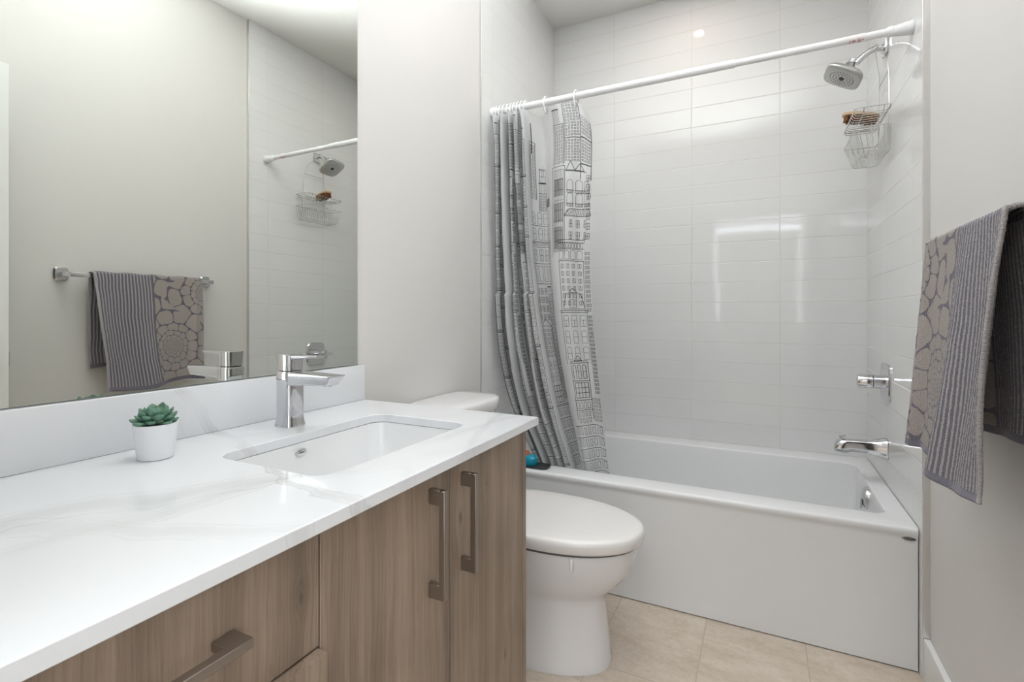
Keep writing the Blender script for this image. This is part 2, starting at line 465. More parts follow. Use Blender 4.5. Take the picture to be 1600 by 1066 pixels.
rings.append(rrect(X0, X1, Y0 + 0.005, Y1, 0.004, 0.004))
rings.append(rrect(X0, X1, Y0 + 0.005, Y1, TUB_H - 0.040, 0.004))
rings.append(rrect(X0, X1, Y0 + 0.004, Y1, TUB_H - 0.0265, 0.004))
rings.append(rrect(X0, X1, Y0, Y1, TUB_H - 0.020, 0.004))
for k in range(7):
    a = (PI / 2) * k / 6; rr = 0.010
    rings.append(rrect(X0, X1, Y0 + rr * (1 - math.cos(a)), Y1, TUB_H - rr * (1 - math.sin(a)), 0.004))
for k in range(5):
    a = (PI / 2) * k / 4; rr = 0.007
    rings.append(rrect(bx0 - rr + rr * math.sin(a), bx1 + rr - rr * math.sin(a), by0 - rr + rr * math.sin(a), by1 + rr - rr * math.sin(a), TUB_H - rr * (1 - math.cos(a)), R + rr))
rings.append(rrect(bx0 + 0.02, bx1 - 0.003, by0 + 0.004, by1 - 0.004, TUB_H - 0.04, R))
rings.append(rrect(bx0 + 0.09, bx1 - 0.012, by0 + 0.020, by1 - 0.020, TUB_H - 0.20, R + 0.03))
rings.append(rrect(bx0 + 0.15, bx1 - 0.030, by0 + 0.040, by1 - 0.040, 0.115, R + 0.05))
rings.append(rrect(bx0 + 0.20, bx1 - 0.085, by0 + 0.085, by1 - 0.085, 0.090, R + 0.03))
loft(bm, rings, True, True)
obj('shell', bm, ACRYLIC, tub, angle=50)
t = obj('overflow_cover', lathe(B(), [(0.001, -0.016), (0.026, -0.016), (0.037, -0.012), (0.042, -0.004), (0.042, 0.004)], (1.4585, 0.420, 0.386), 'X', 32), CHROME_D, tub)
obj('lever', bx(1.434, 1.442, 0.409, 0.431, 0.343, 0.380, 0.003), CHROME, t)
obj('drain', lathe(B(), [(0.03, 0), (0.028, 0.004), (0.001, 0.005)], (1.25, 0.41, 0.091), 'Z', 24), CHROME, tub)
e = obj('emblem', loft_bm := (lambda b: (loft(b, [sring(1.499, 0.4045, 0.0052, 0.0185, 0.0062, 32, 1.7, 'Y'), sring(1.499, 0.4045, 0.0025, 0.0175, 0.0055, 32, 1.7, 'Y')]), b)[1])(B()), EMBLEM, tub, label='small dark oval maker emblem')
def text(name, s, size, loc, rot, mat, parent, ext=0.0003):
    c = bpy.data.curves.new(name, 'FONT'); c.body = s; c.size = size; c.extrude = ext; c.align_x = 'CENTER'; c.align_y = 'CENTER'
    t_ = bpy.data.objects.new(name, c); COL.objects.link(t_)
    me = bpy.data.meshes.new_from_object(t_.evaluated_get(bpy.context.evaluated_depsgraph_get())); bpy.data.objects.remove(t_)
    o = bpy.data.objects.new(name, me); COL.objects.link(o); o.rotation_euler = rot; o.data.materials.clear(); o.data.materials.append(mat)
    o.location = Vector(loc) - wloc(parent); o.parent = parent; return o
text('lettering', 'MAAX', 0.0085, (1.499, 0.0021, 0.4045), (PI / 2, 0, 0), EMBTXT, e)

# ------------------------------------------------------------------ vanity cabinet
VX = 0.572; VY1 = -0.787; VY0 = YE + 0.004
van = thing('vanity_cabinet', 'brown oak-look vanity cabinet with doors and drawers under the white countertop', 'cabinet', (0.28, -1.4, 0))
obj('side_panel', bx(-0.002, VX, VY1 - 0.0185, VY1, 0.0, HC - 0.0205, 0.0006, 1), WOOD, van)
bm = B()
box(bm, -0.002, VX - 0.022, VY0 + 0.001, VY1 - 0.020, 0.10, 0.118); box(bm, -0.002, 0.012, VY0 + 0.001, VY1 - 0.020, 0.12, HC - 0.022)
box(bm, 0.02, VX - 0.022, -1.442, -1.426, 0.12, HC - 0.023); box(bm, 0.02, VX - 0.022, VY0 + 0.001, VY0 + 0.017, 0.12, HC - 0.023)
box(bm, VX - 0.08, VX - 0.06, VY0 + 0.001, VY1 - 0.020, 0.0, 0.098)
obj('carcass', bm, WOOD, van)
def bar_handle(parent, y0, z0, y1, z1):
    """square bar pull between two posts, standing off the front in +X"""
    b = B(); fx = wloc_front
    if abs(z1 - z0) > abs(y1 - y0):
        box(b, fx + 0.022, fx + 0.034, y0 - 0.0055, y0 + 0.0055, z0, z1, 0.0008, 1)
        for a, c in ((z0, z0 + 0.026), (z1 - 0.026, z1)): box(b, fx + 0.0005, fx + 0.028, y0 - 0.0052, y0 + 0.0052, a, c, 0.0008, 1)
    else:
        box(b, fx + 0.022, fx + 0.034, y0, y1, z0 - 0.0055, z0 + 0.0055, 0.0008, 1)
        for a, c in ((y0, y0 + 0.026), (y1 - 0.026, y1)): box(b, fx + 0.0005, fx + 0.028, a, c, z0 - 0.0052, z0 + 0.0052, 0.0008, 1)
    return obj('handle', b, NICKEL, parent)
ztop = HC - 0.0235
d1 = obj('door', bx(VX - 0.019, VX, -1.1238, VY1 - 0.0215, 0.10, ztop, 0.0008, 1), WOOD, van, label='cabinet door nearest the toilet')
d2 = obj('door', bx(VX - 0.019, VX, -1.4320, -1.1262, 0.10, ztop, 0.0008, 1), WOOD, van, label='cabinet door beside the drawers')
dr1 = obj('drawer', bx(VX - 0.019, VX, VY0 + 0.02, -1.4345, 0.6575, ztop, 0.0008, 1), WOOD, van, label='top drawer front')
bm = bx(VX - 0.019, VX + 0.016, VY0 + 0.02, -1.4345, 0.38, 0.6545, 0.0008, 1)
dr2 = obj('drawer', bm, WOOD, van, label='lower drawer front standing slightly proud')
dr3 = obj('drawer', bx(VX - 0.019, VX, VY0 + 0.02, -1.4345, 0.10, 0.377, 0.0008, 1), WOOD, van, label='bottom drawer front')
wloc_front = VX
bar_handle(d1, -1.083, 0.598, -1.083, 0.788)
bar_handle(d2, -1.188, 0.598, -1.188, 0.788)
bar_handle(dr1, -1.745, 0.742, -1.553, 0.742)
wloc_front = VX + 0.016
bar_handle(dr2, -1.745, 0.60, -1.553, 0.60)
wloc_front = VX
bar_handle(dr3, -1.745, 0.32, -1.553, 0.32)

# countertop with sink cutout
def rr2(x0, x1, y0, y1, r, n=8): return [(v.x, v.y) for v in rrect(x0, x1, y0, y1, 0, r, n)]
def slab_hole(bm, outer, inner, z0, z1):
    def lp(pts, z):
        vs = [bm.verts.new((x, y, z)) for x, y in pts]
        return vs, [bm.edges.new((vs[i], vs[(i + 1) % len(vs)])) for i in range(len(vs))]
    vo1, eo1 = lp(outer, z1); vi1, ei1 = lp(inner, z1); vo0, eo0 = lp(outer, z0); vi0, ei0 = lp(inner, z0)
    bmesh.ops.triangle_fill(bm, edges=eo1 + ei1, use_beauty=True); bmesh.ops.triangle_fill(bm, edges=eo0 + ei0, use_beauty=True)
    for a, b in ((vo0, vo1), (vi0, vi1)):
        for i in range(len(a)):
            j = (i + 1) % len(a); bm.faces.new((a[i], a[j], b[j], b[i]))
CX1 = 0.5925; CY1 = -0.7555
SX0, SX1, SY0, SY1 = 0.2, 0.474, -1.337, -0.900
bm = B()
slab_hole(bm, [(-0.004, YE + 0.002), (CX1, YE + 0.002), (CX1, CY1), (-0.004, CY1)], rr2(SX0, SX1, SY0, SY1, 0.038), HC - 0.020, HC)
ct = obj('countertop', bm, QUARTZ, loc=(0.29, -1.35, HC - 0.02), angle=30)
props(ct, 'white quartz countertop with faint grey veins over the brown vanity', 'countertop')
bv = ct.modifiers.new('edge', 'BEVEL'); bv.width = 0.0016; bv.segments = 2; bv.limit_method = 'ANGLE'; bv.angle_limit = math.radians(50)
bs = obj('backsplash', bx(-0.005, 0.02, YE + 0.002, CY1, HC + 0.0004, HC + 0.1049, 0.0012), QUARTZ, loc=(0.01, -1.35, HC))
props(bs, 'low white quartz backsplash with a grey vein, below the mirror', 'backsplash')

# undermount sink
sk = thing('sink', 'white rectangular undermount sink set into the quartz countertop', 'sink', (0.337, -1.118, HC - 0.16))
bm = B(); zt = HC - 0.0206
prof = [(-0.014, 0, 0.050), (-0.0005, 0, 0.040), (0.0, -0.004, 0.040), (0.006, -0.03, 0.042), (0.014, -0.08, 0.050), (0.026, -0.115, 0.055), (0.055, -0.135, 0.050), (0.10, -0.142, 0.030)]
rings = [rrect(SX0 + d, SX1 - d, SY0 + d, SY1 - d, zt + z, r, 8) for d, z, r in prof]
back = [rrect(SX0 + d - 0.0, SX1 - d, SY0 + d, SY1 - d, zt + z, r, 8) for d, z, r in ((0.09, -0.150, 0.03), (0.02, -0.128, 0.055), (-0.008, -0.03, 0.05), (-0.014, 0, 0.05))]
loft(bm, back + rings[0:], True, True)
bmesh.ops.remove_doubles(bm, verts=bm.verts, dist=1e-5)
obj('basin', bm, BASIN, sk, angle=60)
def oval_x(x, y, z, ry, rz, t, bm=None):
    bm = bm or B(); loft(bm, [sring(y, z, x, ry, rz, 28, 2, 'X'), sring(y, z, x + t * 0.7, ry, rz, 28, 2, 'X'), sring(y, z, x + t, ry * 0.8, rz * 0.8, 28, 2, 'X')]); return bm
ov = obj('overflow_cap', oval_x(0.2035, -1.149, 0.7955, 0.0145, 0.0088, 0.0045), CHROME, sk)
obj('slot', bx(0.2078, 0.2086, -1.156, -1.142, 0.7950, 0.7972), DARKGAP, ov)
obj('drain', lathe(B(), [(0.022, -0.001), (0.022, 0.003), (0.016, 0.004), (0.001, 0.006)], (0.337, -1.118, zt - 0.141), 'Z', 28), CHROME, sk)

# mirror
mi = thing('wall_mirror', 'large frameless wall mirror above the backsplash', 'mirror', (0, -1.35, HC + 0.105))
obj('glass', bx(0.0005, 0.0048, YE + 0.003, -0.771, HC + 0.1065, 2.16), [MIRROR], mi, smooth=False)
obj('edge_strip', bx(-0.005, 0.0053, YE + 0.003, -0.7695, HC + 0.1052, HC + 0.1075), MIRRORED, mi, smooth=False, label='thin dark bottom edge')

# ------------------------------------------------------------------ faucet
fa = thing('faucet', 'chrome single-lever faucet on the countertop behind the sink', 'faucet', (0.112, -1.1, HC))
fx, fy = 0.112, -1.1
bm = B()
def sq(cx, cy, z, h, e=5.5, hy=None): return sring(cx, cy, z, h, hy or h, 40, e)
loft(bm, [sq(fx, fy, HC + 0.0003, 0.0265), sq(fx, fy, HC + 0.004, 0.0262), sq(fx, fy, HC + 0.012, 0.0245), sq(fx, fy, HC + 0.03, 0.0232), sq(fx, fy, HC + 0.085, 0.0232), sq(fx, fy, HC + 0.122, 0.0240), sq(fx, fy, HC + 0.127, 0.0225)])
obj('body', bm, CHROME, fa)
# spout: tapering flat arm leaving the body to +X
bm = B()
secs = []
for x, zb, zt_, hy in ((fx + 0.004, 0.092, 0.1255, 0.0225), (fx + 0.030, 0.0955, 0.1260, 0.0215), (fx + 0.07, 0.0985, 0.1260, 0.0205), (fx + 0.11, 0.1000, 0.1250, 0.0200), (fx + 0.134, 0.1005, 0.1243, 0.0200), (fx + 0.1375, 0.1020, 0.1242, 0.0200), (fx + 0.151, 0.1205, 0.1236, 0.0198), (fx + 0.1525, 0.1215, 0.1232, 0.0194)):
    secs.append(sring(fy, HC + (zb + zt_) / 2, x, hy, (zt_ - zb) / 2, 40, 9, 'X'))
loft(bm, secs)
sp = obj('spout', bm, CHROME, fa)
obj('aerator', lathe(B(), [(0.010, 0), (0.010, -0.002), (0.001, -0.002)], (fx + 0.120, fy, HC + 0.1002), 'Z', 20), CHROME_D, sp)
bm = B()
loft(bm, [sq(fx, fy, HC + 0.1275, 0.0195), sq(fx, fy, HC + 0.129, 0.0215), sq(fx, fy, HC + 0.156, 0.0222), sq(fx, fy, HC + 0.1645, 0.0225), sq(fx, fy, HC + 0.1655, 0.0205)])
hd = obj('handle', bm, CHROME, fa)
bm = B(); secs = []
for x, zc, hz, hy in ((fx + 0.006, 0.158, 0.0060, 0.0190), (fx + 0.03, 0.1595, 0.0050, 0.0165), (fx + 0.06, 0.1610, 0.0036, 0.0150), (fx + 0.088, 0.1620, 0.0034, 0.0140), (fx + 0.097, 0.1625, 0.0028, 0.0125)):
    secs.append(sring(fy, HC + zc, x, hy, hz, 28, 4, 'X'))
loft(bm, secs); obj('lever', bm, CHROME, hd)

# ------------------------------------------------------------------ potted succulent
px, py = 0.117, -1.391
pl = thing('potted_succulent', 'small green succulent in a white pot on the countertop by the backsplash', 'plant', (px, py, HC))
obj('pot', lathe(B(), [(0.026, 0.0003), (0.0275, 0.0015), (0.0300, 0.02), (0.0345, 0.0615), (0.0345, 0.063), (0.0320, 0.063), (0.0312, 0.056), (0.001, 0.055)], (px, py, HC), 'Z', 48), POT, pl)
obj('gravel', lathe(B(), [(0.0308, 0.0555), (0.025, 0.0585), (0.001, 0.0595)], (px, py, HC), 'Z', 32), SOIL, pl)
def leaf_mesh(L, w):
    b = B(); rings = []; N = 12
    for i in range(N + 1):
        t = i / N
        ww = w * (0.42 + 0.95 * t - 0.2 * t * t) * (1 - max(0, (t - 0.72) / 0.28) ** 2.0 * 0.97) if t > 0 else w * 0.35
        tk = ww * 0.42
        ring = []
        for k in range(10):
            a = 2 * PI * k / 10
            ring.append(Vector((ww * math.cos(a), tk * math.sin(a) * (1.25 if math.sin(a) < 0 else 0.5) + 0.25 * w * (abs(math.cos(a)) ** 2) * 0.6, t * L)))
        rings.append(ring)
    loft(b, rings); me = bpy.data.meshes.new('leaf'); bmesh.ops.recalc_face_normals(b, faces=b.faces)
    for f in b.faces: f.smooth = True
    b.to_mesh(me); b.free(); return me
leafs = [leaf_mesh(0.0355, 0.0088), leaf_mesh(0.031, 0.0090), leaf_mesh(0.022, 0.0078)]
for me in leafs: me.materials.append(LEAF)
lp = leaf_mesh(0.020, 0.0068); lp.materials.append(LEAFG); leafs.append(lp)
cam_ang = math.atan2(cam.location.y - py, cam.location.x - px)
ld = []
for n, el, mi_, off in ((8, 15, 0, 0.2), (8, 33, 0, 0.55), (7, 50, 0, 0.1), (5, 66, 0, 0.4), (3, 82, 1, 0.0)):
    for k in range(n): ld.append((2 * PI * (k + off) / n + random.uniform(-.12, .12), el + random.uniform(-5, 5), mi_, random.uniform(0.86, 1.06)))
ld += [(cam_ang + 0.35, 25, 3, 1.05), (cam_ang - 0.45, 42, 2, 1.1), (cam_ang + 0.1, 62, 2, 1.35)]
for a, el, k, s in ld:
    o_ = bpy.data.objects.new('leaf', leafs[k]); COL.objects.link(o_); o_.parent = pl
    e_ = math.radians(el)
    d = Vector((math.cos(a) * math.cos(e_), math.sin(a) * math.cos(e_), math.sin(e_)))
    # local z -> d, local -y faces outward/down
    side = Vector((-math.sin(a), math.cos(a), 0)); upv = d.cross(side)
    mtx = Matrix((side, -upv if upv.z < 0 else upv, d)).transposed()
    o_.rotation_euler = mtx.to_euler(); o_.scale = (s, s, s)
    o_.location = Vector((math.cos(a) * 0.004, math.sin(a) * 0.004, 0.0595 + 0.004 * math.sin(e_)))

# ------------------------------------------------------------------ toilet
TY = -0.372
to = thing('toilet', 'white skirted toilet with closed oval lid between the vanity and the bathtub', 'toilet', (0.4, TY, 0))
def egg(xb, xf, hw, z, n=64, e=2.15):
    """toilet outline: blunt at the back, round at the front"""
    xm = xb + (xf - xb) * 0.42; out = []
    for k in range(n):
        a = 2 * PI * k / n; ca, sa = math.cos(a), math.sin(a)
        hx = (xf - xm) if ca > 0 else (xm - xb)
        ee = e if ca > 0 else 3.0
        out.append(Vector((xm + hx * math.copysign(abs(ca) ** (2 / ee), ca), TY + hw * math.copysign(abs(sa) ** (2 / ee), sa), z)))
    return out
bm = B()
R_ = [(0.02, 0.672, 0.150, 0.0005), (0.02, 0.672, 0.150, 0.012), (0.02, 0.668, 0.147, 0.03), (0.02, 0.660, 0.139, 0.12), (0.02, 0.652, 0.133, 0.19), (0.02, 0.655, 0.133, 0.212), (0.02, 0.672, 0.144, 0.232), (0.02, 0.702, 0.160, 0.262), (0.02, 0.730, 0.172, 0.30), (0.02, 0.747, 0.179, 0.34), (0.02, 0.755, 0.181, 0.375), (0.02, 0.755, 0.181, 0.384)]
loft(bm, [egg(a, b, c, z, 64, 2.3) for a, b, c, z in R_])
obj('bowl', bm, CERAMIC, to, angle=60)
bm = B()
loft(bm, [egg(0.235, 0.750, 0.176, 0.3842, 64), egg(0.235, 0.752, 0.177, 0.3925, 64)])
obj('seat_gap_shade', bm, DARKGAP, to, label='dark sheet standing in for the shadow gap under the seat')  # dark sheet put in as the shade between bowl and lid
bm = B()
loft(bm, [egg(0.225, 0.762, 0.183, 0.3930), egg(0.222, 0.769, 0.188, 0.3965), egg(0.220, 0.772, 0.191, 0.404), egg(0.220, 0.773, 0.192, 0.420), egg(0.220, 0.771, 0.191, 0.429), egg(0.222, 0.766, 0.187, 0.4345), egg(0.228, 0.750, 0.176, 0.4372), egg(0.25, 0.70, 0.14, 0.4392), egg(0.30, 0.60, 0.07, 0.4400)])
obj('lid', bm, SEATP, to, angle=60)
obj('hinge_cover', bx(0.205, 0.238, TY - 0.09, TY + 0.09, 0.3845, 0.425, 0.008), SEATP, to)
obj('seat_bumper', bx(0.600, 0.606, TY - 0.1735, TY - 0.164, 0.345, 0.3848, 0.001), WHITEPL, to, label='small white tab hanging below the seat')
def tank_ring(z, d, hw, r=3.2, x0=0.0): 
    out = []
    for k in range(48):
        a = 2 * PI * k / 48; ca, sa = math.cos(a), math.sin(a)
        ex = 3.2 if ca > 0 else 9
        out.append(Vector((x0 + d / 2 + d / 2 * math.copysign(abs(ca) ** (2 / ex), ca), TY + hw * math.copysign(abs(sa) ** (2 / 4.5), sa), z)))
    return out
bm = B(); loft(bm, [tank_ring(0.3855, 0.170, 0.150), tank_ring(0.42, 0.180, 0.165), tank_ring(0.60, 0.192, 0.178), tank_ring(0.735, 0.198, 0.182)])
obj('tank', bm, CERAMIC, to, angle=60)
bm = B(); loft(bm, [tank_ring(0.7355, 0.204, 0.186), tank_ring(0.740, 0.208, 0.189), tank_ring(0.772, 0.210, 0.190), tank_ring(0.780, 0.206, 0.187), tank_ring(0.784, 0.194, 0.178), tank_ring(0.7855, 0.15, 0.14)])
obj('tank_lid', bm, CERAMIC, to, angle=60)

# ------------------------------------------------------------------ tub and shower fittings on the right tiled wall
FY = 0.438
va = thing('shower_valve', 'chrome shower valve with square plate on the tiled wall above the tub spout', 'valve', (W, FY, 0.833))
bm = B(); loft(bm, [sring(FY, 0.833, W - 0.0003, 0.073, 0.073, 48, 5, 'X'), sring(FY, 0.833, W - 0.004, 0.073, 0.073, 48, 5, 'X'), sring(FY, 0.833, W - 0.009, 0.069, 0.069, 48, 5, 'X')])
obj('plate', bm, CHROME, va)
obj('stem', lathe(B(), [(0.028, 0), (0.026, -0.03), (0.026, -0.036)], (W - 0.0092, FY, 0.833), 'X', 32), CHROME, va)
bm = B(); lathe(bm, [(0.024, -0.0365), (0.0275, -0.040), (0.0275, -0.078), (0.024, -0.086), (0.001, -0.088)], (W - 0.0092, FY, 0.833), 'X', 32)
hn = obj('handle', bm, CHROME, va)
bm = B(); loft(bm, [sring(W - 0.072, 0.833, FY + 0.015, 0.018, 0.015, 24, 4, 'Y'), sring(W - 0.074, 0.833, FY + 0.05, 0.013, 0.011, 24, 4, 'Y'), sring(W - 0.076, 0.833, FY + 0.066, 0.009, 0.008, 24, 4, 'Y')]); obj('lever', bm, CHROME, hn)
sp = thing('tub_spout', 'chrome bathtub spout with diverter knob on the tiled wall', 'spout', (W, FY, 0.58))
bm = B(); secs = []
for x, zb, zt_, hy in ((W - 0.0003, 0.540, 0.618, 0.034), (W - 0.006, 0.5405, 0.6175, 0.034), (W - 0.012, 0.543, 0.615, 0.032), (W - 0.03, 0.548, 0.611, 0.029), (W - 0.07, 0.554, 0.606, 0.026), (W - 0.115, 0.556, 0.604, 0.025), (W - 0.132, 0.549, 0.604, 0.0255), (W - 0.150, 0.547, 0.601, 0.0255), (W - 0.163, 0.549, 0.592, 0.0245), (W - 0.170, 0.552, 0.578, 0.022), (W - 0.172, 0.555, 0.565, 0.018)):
    secs.append(sring(FY, (zb + zt_) / 2, x, hy, (zt_ - zb) / 2, 36, 3.6, 'X'))
loft(bm, secs); obj('body', bm, CHROME, sp)
bm = B(); kx = W - 0.149
lathe(bm, [(0.006, -0.004), (0.006, 0.006)], (kx, FY, 0.6035), 'Z', 16); lathe(bm, [(0.009, 0.0062), (0.0145, 0.008), (0.0160, 0.0125), (0.0120, 0.0155), (0.001, 0.016)], (kx, FY, 0.6035), 'Z', 28)
obj('diverter_knob', bm, CHROME, sp)

# shower head
sh = thing('shower', 'chrome square shower head on a bent arm high on the tiled wall', 'shower head', (W, FY + 0.006, 2.115))
SY = FY + 0.006
obj('flange', bx(W - 0.011, W - 0.0005, SY - 0.028, SY + 0.028, 2.087, 2.143, 0.003), CHROME, sh)
arm = spline([(W - 0.0105, SY, 2.115), (W - 0.03, SY, 2.119), (W - 0.055, SY, 2.113), (W - 0.080, SY, 2.095), (W - 0.098, SY, 2.076)], 6)
obj('arm', tube(B(), arm, 0.0112, 16), CHROME, sh)
# head in a local frame: axis = outward normal of the spray face
ax = Vector((-0.50, -0.10, -0.86)).normalized(); hc = Vector((1.3815, SY - 0.002, 2.032))
yv = Vector((0, 1, 0)); yv = (yv - ax * ax.dot(yv)).normalized(); xv = yv.cross(ax).normalized()
def hl(a, b, c): return hc + xv * a + yv * b + ax * c
def hring(h, z, e=3.4, bulge=0.0): 
    out = []
    for k in range(64):
        t_ = 2 * PI * k / 64; ca, sa = math.cos(t_), math.sin(t_)
        # soft square turned so that its corners point along x and y of the head
        out.append(hl(h * math.copysign(abs(ca) ** (2 / e), ca), h * math.copysign(abs(sa) ** (2 / e), sa), z))
    return out
bm = B(); loft(bm, [hring(0.013, -0.058, 2), hring(0.017, -0.054, 2), hring(0.019, -0.040, 2), hring(0.022, -0.032, 2), hring(0.040, -0.026, 2.6), hring(0.060, -0.016, 3.4), hring(0.068, -0.006, 3.8), hring(0.069, 0.001, 3.8), hring(0.0665, 0.006, 3.8), hring(0.060, 0.0085, 3.8)])
hb = obj('head', bm, HEADM, sh, angle=50)
obj('collar', tube(B(), [hl(0, 0, -0.072), hl(0, 0, -0.052)], 0.0135, 20), CHROME, sh)
bm = B()
for rr, n in ((0.020, 10), (0.031, 16), (0.042, 22)):
    for k in range(n):
        a = 2 * PI * (k + 0.5 * (n % 3)) / n; c = hl(rr * math.cos(a) * 1.05, rr * math.sin(a) * 1.05, 0.0082)
        loft(bm, [[c + xv * (0.0017 * math.cos(b)) + yv * (0.0017 * math.sin(b)) + ax * h for b in [2 * PI * q / 8 for q in range(8)]] for h in (0, 0.0016)])
obj('nozzles', bm, BLACKR, hb)['kind'] = 'stuff'
bm = B(); loft(bm, [hring(0.010, 0.0082, 2), hring(0.009, 0.011, 2)]); obj('centre_button', bm, BLACKR, hb)

# wire caddy hanging from the shower arm
cd = thing('shower_caddy', 'two-tier chrome wire caddy hanging from the shower arm', 'caddy', (1.50, 0.42, 1.66))
CX, CY = 1.512, 0.41
bm = B(); wr = 0.0016
XF = 1.509
tube(bm, spline([(XF, 0.318, 1.70), (XF, 0.322, 1.84), (XF, 0.345, 2.01), (1.497, 0.405, 2.09), (1.491, 0.4275, 2.123), (1.490, 0.444, 2.1345), (1.491, 0.4605, 2.123), (1.497, 0.476, 2.09), (XF, 0.490, 2.01), (XF, 0.500, 1.84), (XF, 0.502, 1.70)], 8), wr, 8)
tube(bm, [(XF, 0.341, 1.985), (XF, 0.491, 1.985)], wr, 8)
obj('hanger', bm, WIRE, cd)
bm = B()
def loop(bm, pts, r): tube(bm, pts, r, 8, closed=False)
ya, yb = 0.265, 0.545; xa, xb = 1.398, 1.506
rim = [(xa, ya, 1.838), (xb, ya, 1.838), (xb, yb, 1.838), (xa, yb, 1.838)]
def closed_loop(bm, pts, r, sub=4, rnd=0.012):
    out = []
    n = len(pts)
    for i in range(n):
        p = Vector(pts[i]); a = (Vector(pts[i - 1]) - p).normalized(); b = (Vector(pts[(i + 1) % n]) - p).normalized()
        s, e2 = p + a * rnd, p + b * rnd
        for k in range(sub + 1):
            t = k / sub; out.append((1 - t) ** 2 * s + 2 * t * (1 - t) * p + t * t * e2)
    rings = frame_rings(out, r, 8, closed=True); loft(bm, rings + [rings[0]], False, False)
closed_loop(bm, rim, 0.0019)
for k in range(11):
    y = ya + 0.014 + k * (yb - ya - 0.028) / 10
    tube(bm, spline([(xa, y, 1.838), (xa + 0.010, y, 1.824), (1.452, y, 1.823), (xb - 0.006, y, 1.824), (xb, y, 1.838)], 4), 0.0014, 6)
tube(bm, [(1.425, ya, 1.838), (1.425, ya + 0.012, 1.821), (1.425, yb - 0.012, 1.821), (1.425, yb, 1.838)], 0.0016, 6); tube(bm, [(1.485, ya, 1.838), (1.485, ya + 0.012, 1.821), (1.485, yb - 0.012, 1.821), (1.485, yb, 1.838)], 0.0016, 6)
obj('soap_tray', bm, WIRE, cd)
bm = B()
closed_loop(bm, [(xa, ya, 1.768), (xb, ya, 1.768), (xb, yb, 1.768), (xa, yb, 1.768)], 0.0019)
closed_loop(bm, [(xa + 0.028, ya + 0.02, 1.684), (xb, ya + 0.02, 1.684), (xb, yb - 0.02, 1.684), (xa + 0.028, yb - 0.02, 1.684)], 0.0017)
nb = 16
for k in range(nb + 1):
    t = k / nb; y1_ = ya + 0.006 + (yb - ya - 0.012) * t; y2_ = ya + 0.024 + (yb - ya - 0.048) * t
    tube(bm, [(xa, y1_, 1.768), (xa + 0.028, y2_, 1.684), (xb, y2_, 1.684), (xb, y1_, 1.768)], 0.0011, 6)
for k in range(6):
    t = k / 5; x1_ = xa + 0.008 + (xb - xa - 0.012) * t; x2_ = xa + 0.030 + (xb - xa - 0.032) * t
    for yy, y2 in ((ya, ya + 0.02), (yb, yb - 0.02)): tube(bm, [(x1_, yy, 1.768), (x2_, y2, 1.684)], 0.0011, 6)
obj('basket', bm, WIRE, cd)
# scrub brush lying on the upper tray
br = thing('scrub_brush', 'wooden scrub brush with brown bristles lying on the upper caddy tray', 'brush', (1.448, 0.42, 1.826))
bmb = B()
tilt = Matrix.Rotation(math.radians(98), 3, 'Z')
def brp(x, y, z):
    v = Vector((1.437, 0.425, 1.826)) + tilt @ Vector((x, y, z)); v.z += (1.497 - v.x) * 0.175; return v
loft(bmb, [[brp(v.x, v.y, 0.0195) for v in sring(0, 0, 0, 0.031, 0.056, 40, 2.6)], [brp(v.x, v.y, 0.0215) for v in sring(0, 0, 0, 0.034, 0.060, 40, 2.6)], [brp(v.x, v.y, 0.030) for v in sring(0, 0, 0, 0.034, 0.060, 40, 2.6)], [brp(v.x, v.y, 0.034) for v in sring(0, 0, 0, 0.027, 0.052, 40, 2.6)]])
obj('back', bmb, BRUSHW, br)
bm = B()
for i in range(-4, 5):
    for j in (-2, -1, 0, 1, 2):
        x, y = j * 0.0118, i * 0.0118
        if abs(i) == 4 and abs(j) == 2: continue
        c0 = brp(x, y, 0.0205); c1 = brp(x * 1.15, y * 1.04, 0.0005)
        loft(bm, [[c0 + Vector((0.0042 * math.cos(a), 0.0042 * math.sin(a), 0)) for a in [2 * PI * q / 8 for q in range(8)]], [c1 + Vector((0.0056 * math.cos(a), 0.0056 * math.sin(a), 0)) for a in [2 * PI * q / 8 for q in range(8)]]])
obj('bristles', bm, BRISTLE, br)['kind'] = 'stuff'

# ------------------------------------------------------------------ curtain rod and rings
RY, RZ = 0.0765, 2.0045
rod = thing('shower_curtain_rod', 'white tension rod spanning the alcove above the bathtub', 'rod', (0.76, RY, RZ))
obj('outer_tube', lathe(B(), [(0.0145, 0.012), (0.0145, 1.006), (0.0125, 1.008)], (0, RY, RZ), 'X', 28, capa=True), RODP, rod)
obj('inner_tube', lathe(B(), [(0.0122, 1.004), (0.0122, 1.47)], (0, RY, RZ), 'X', 28), RODP, rod)
obj('end_cap', lathe(B(), [(0.0128, 1.455), (0.0165, 1.460), (0.0165, 1.472), (0.0155, 1.474), (0.0165, 1.478), (0.0225, 1.521), (0.0225, 1.5235)], (0, RY, RZ), 'X', 28), RODP, rod)
obj('end_cap', lathe(B(), [(0.0225, 0.0005), (0.0225, 0.004), (0.0165, 0.04), (0.015, 0.044)], (0, RY, RZ), 'X', 28), RODP, rod)
bm = B(); lathe(bm, [(0.0126, 1.352), (0.0126, 1.397)], (0, RY, RZ), 'X', 28, capa=False, capb=False)
st = obj('sticker', bm, LABELW, rod, label='small white printed sticker on the rod')
bm = B()
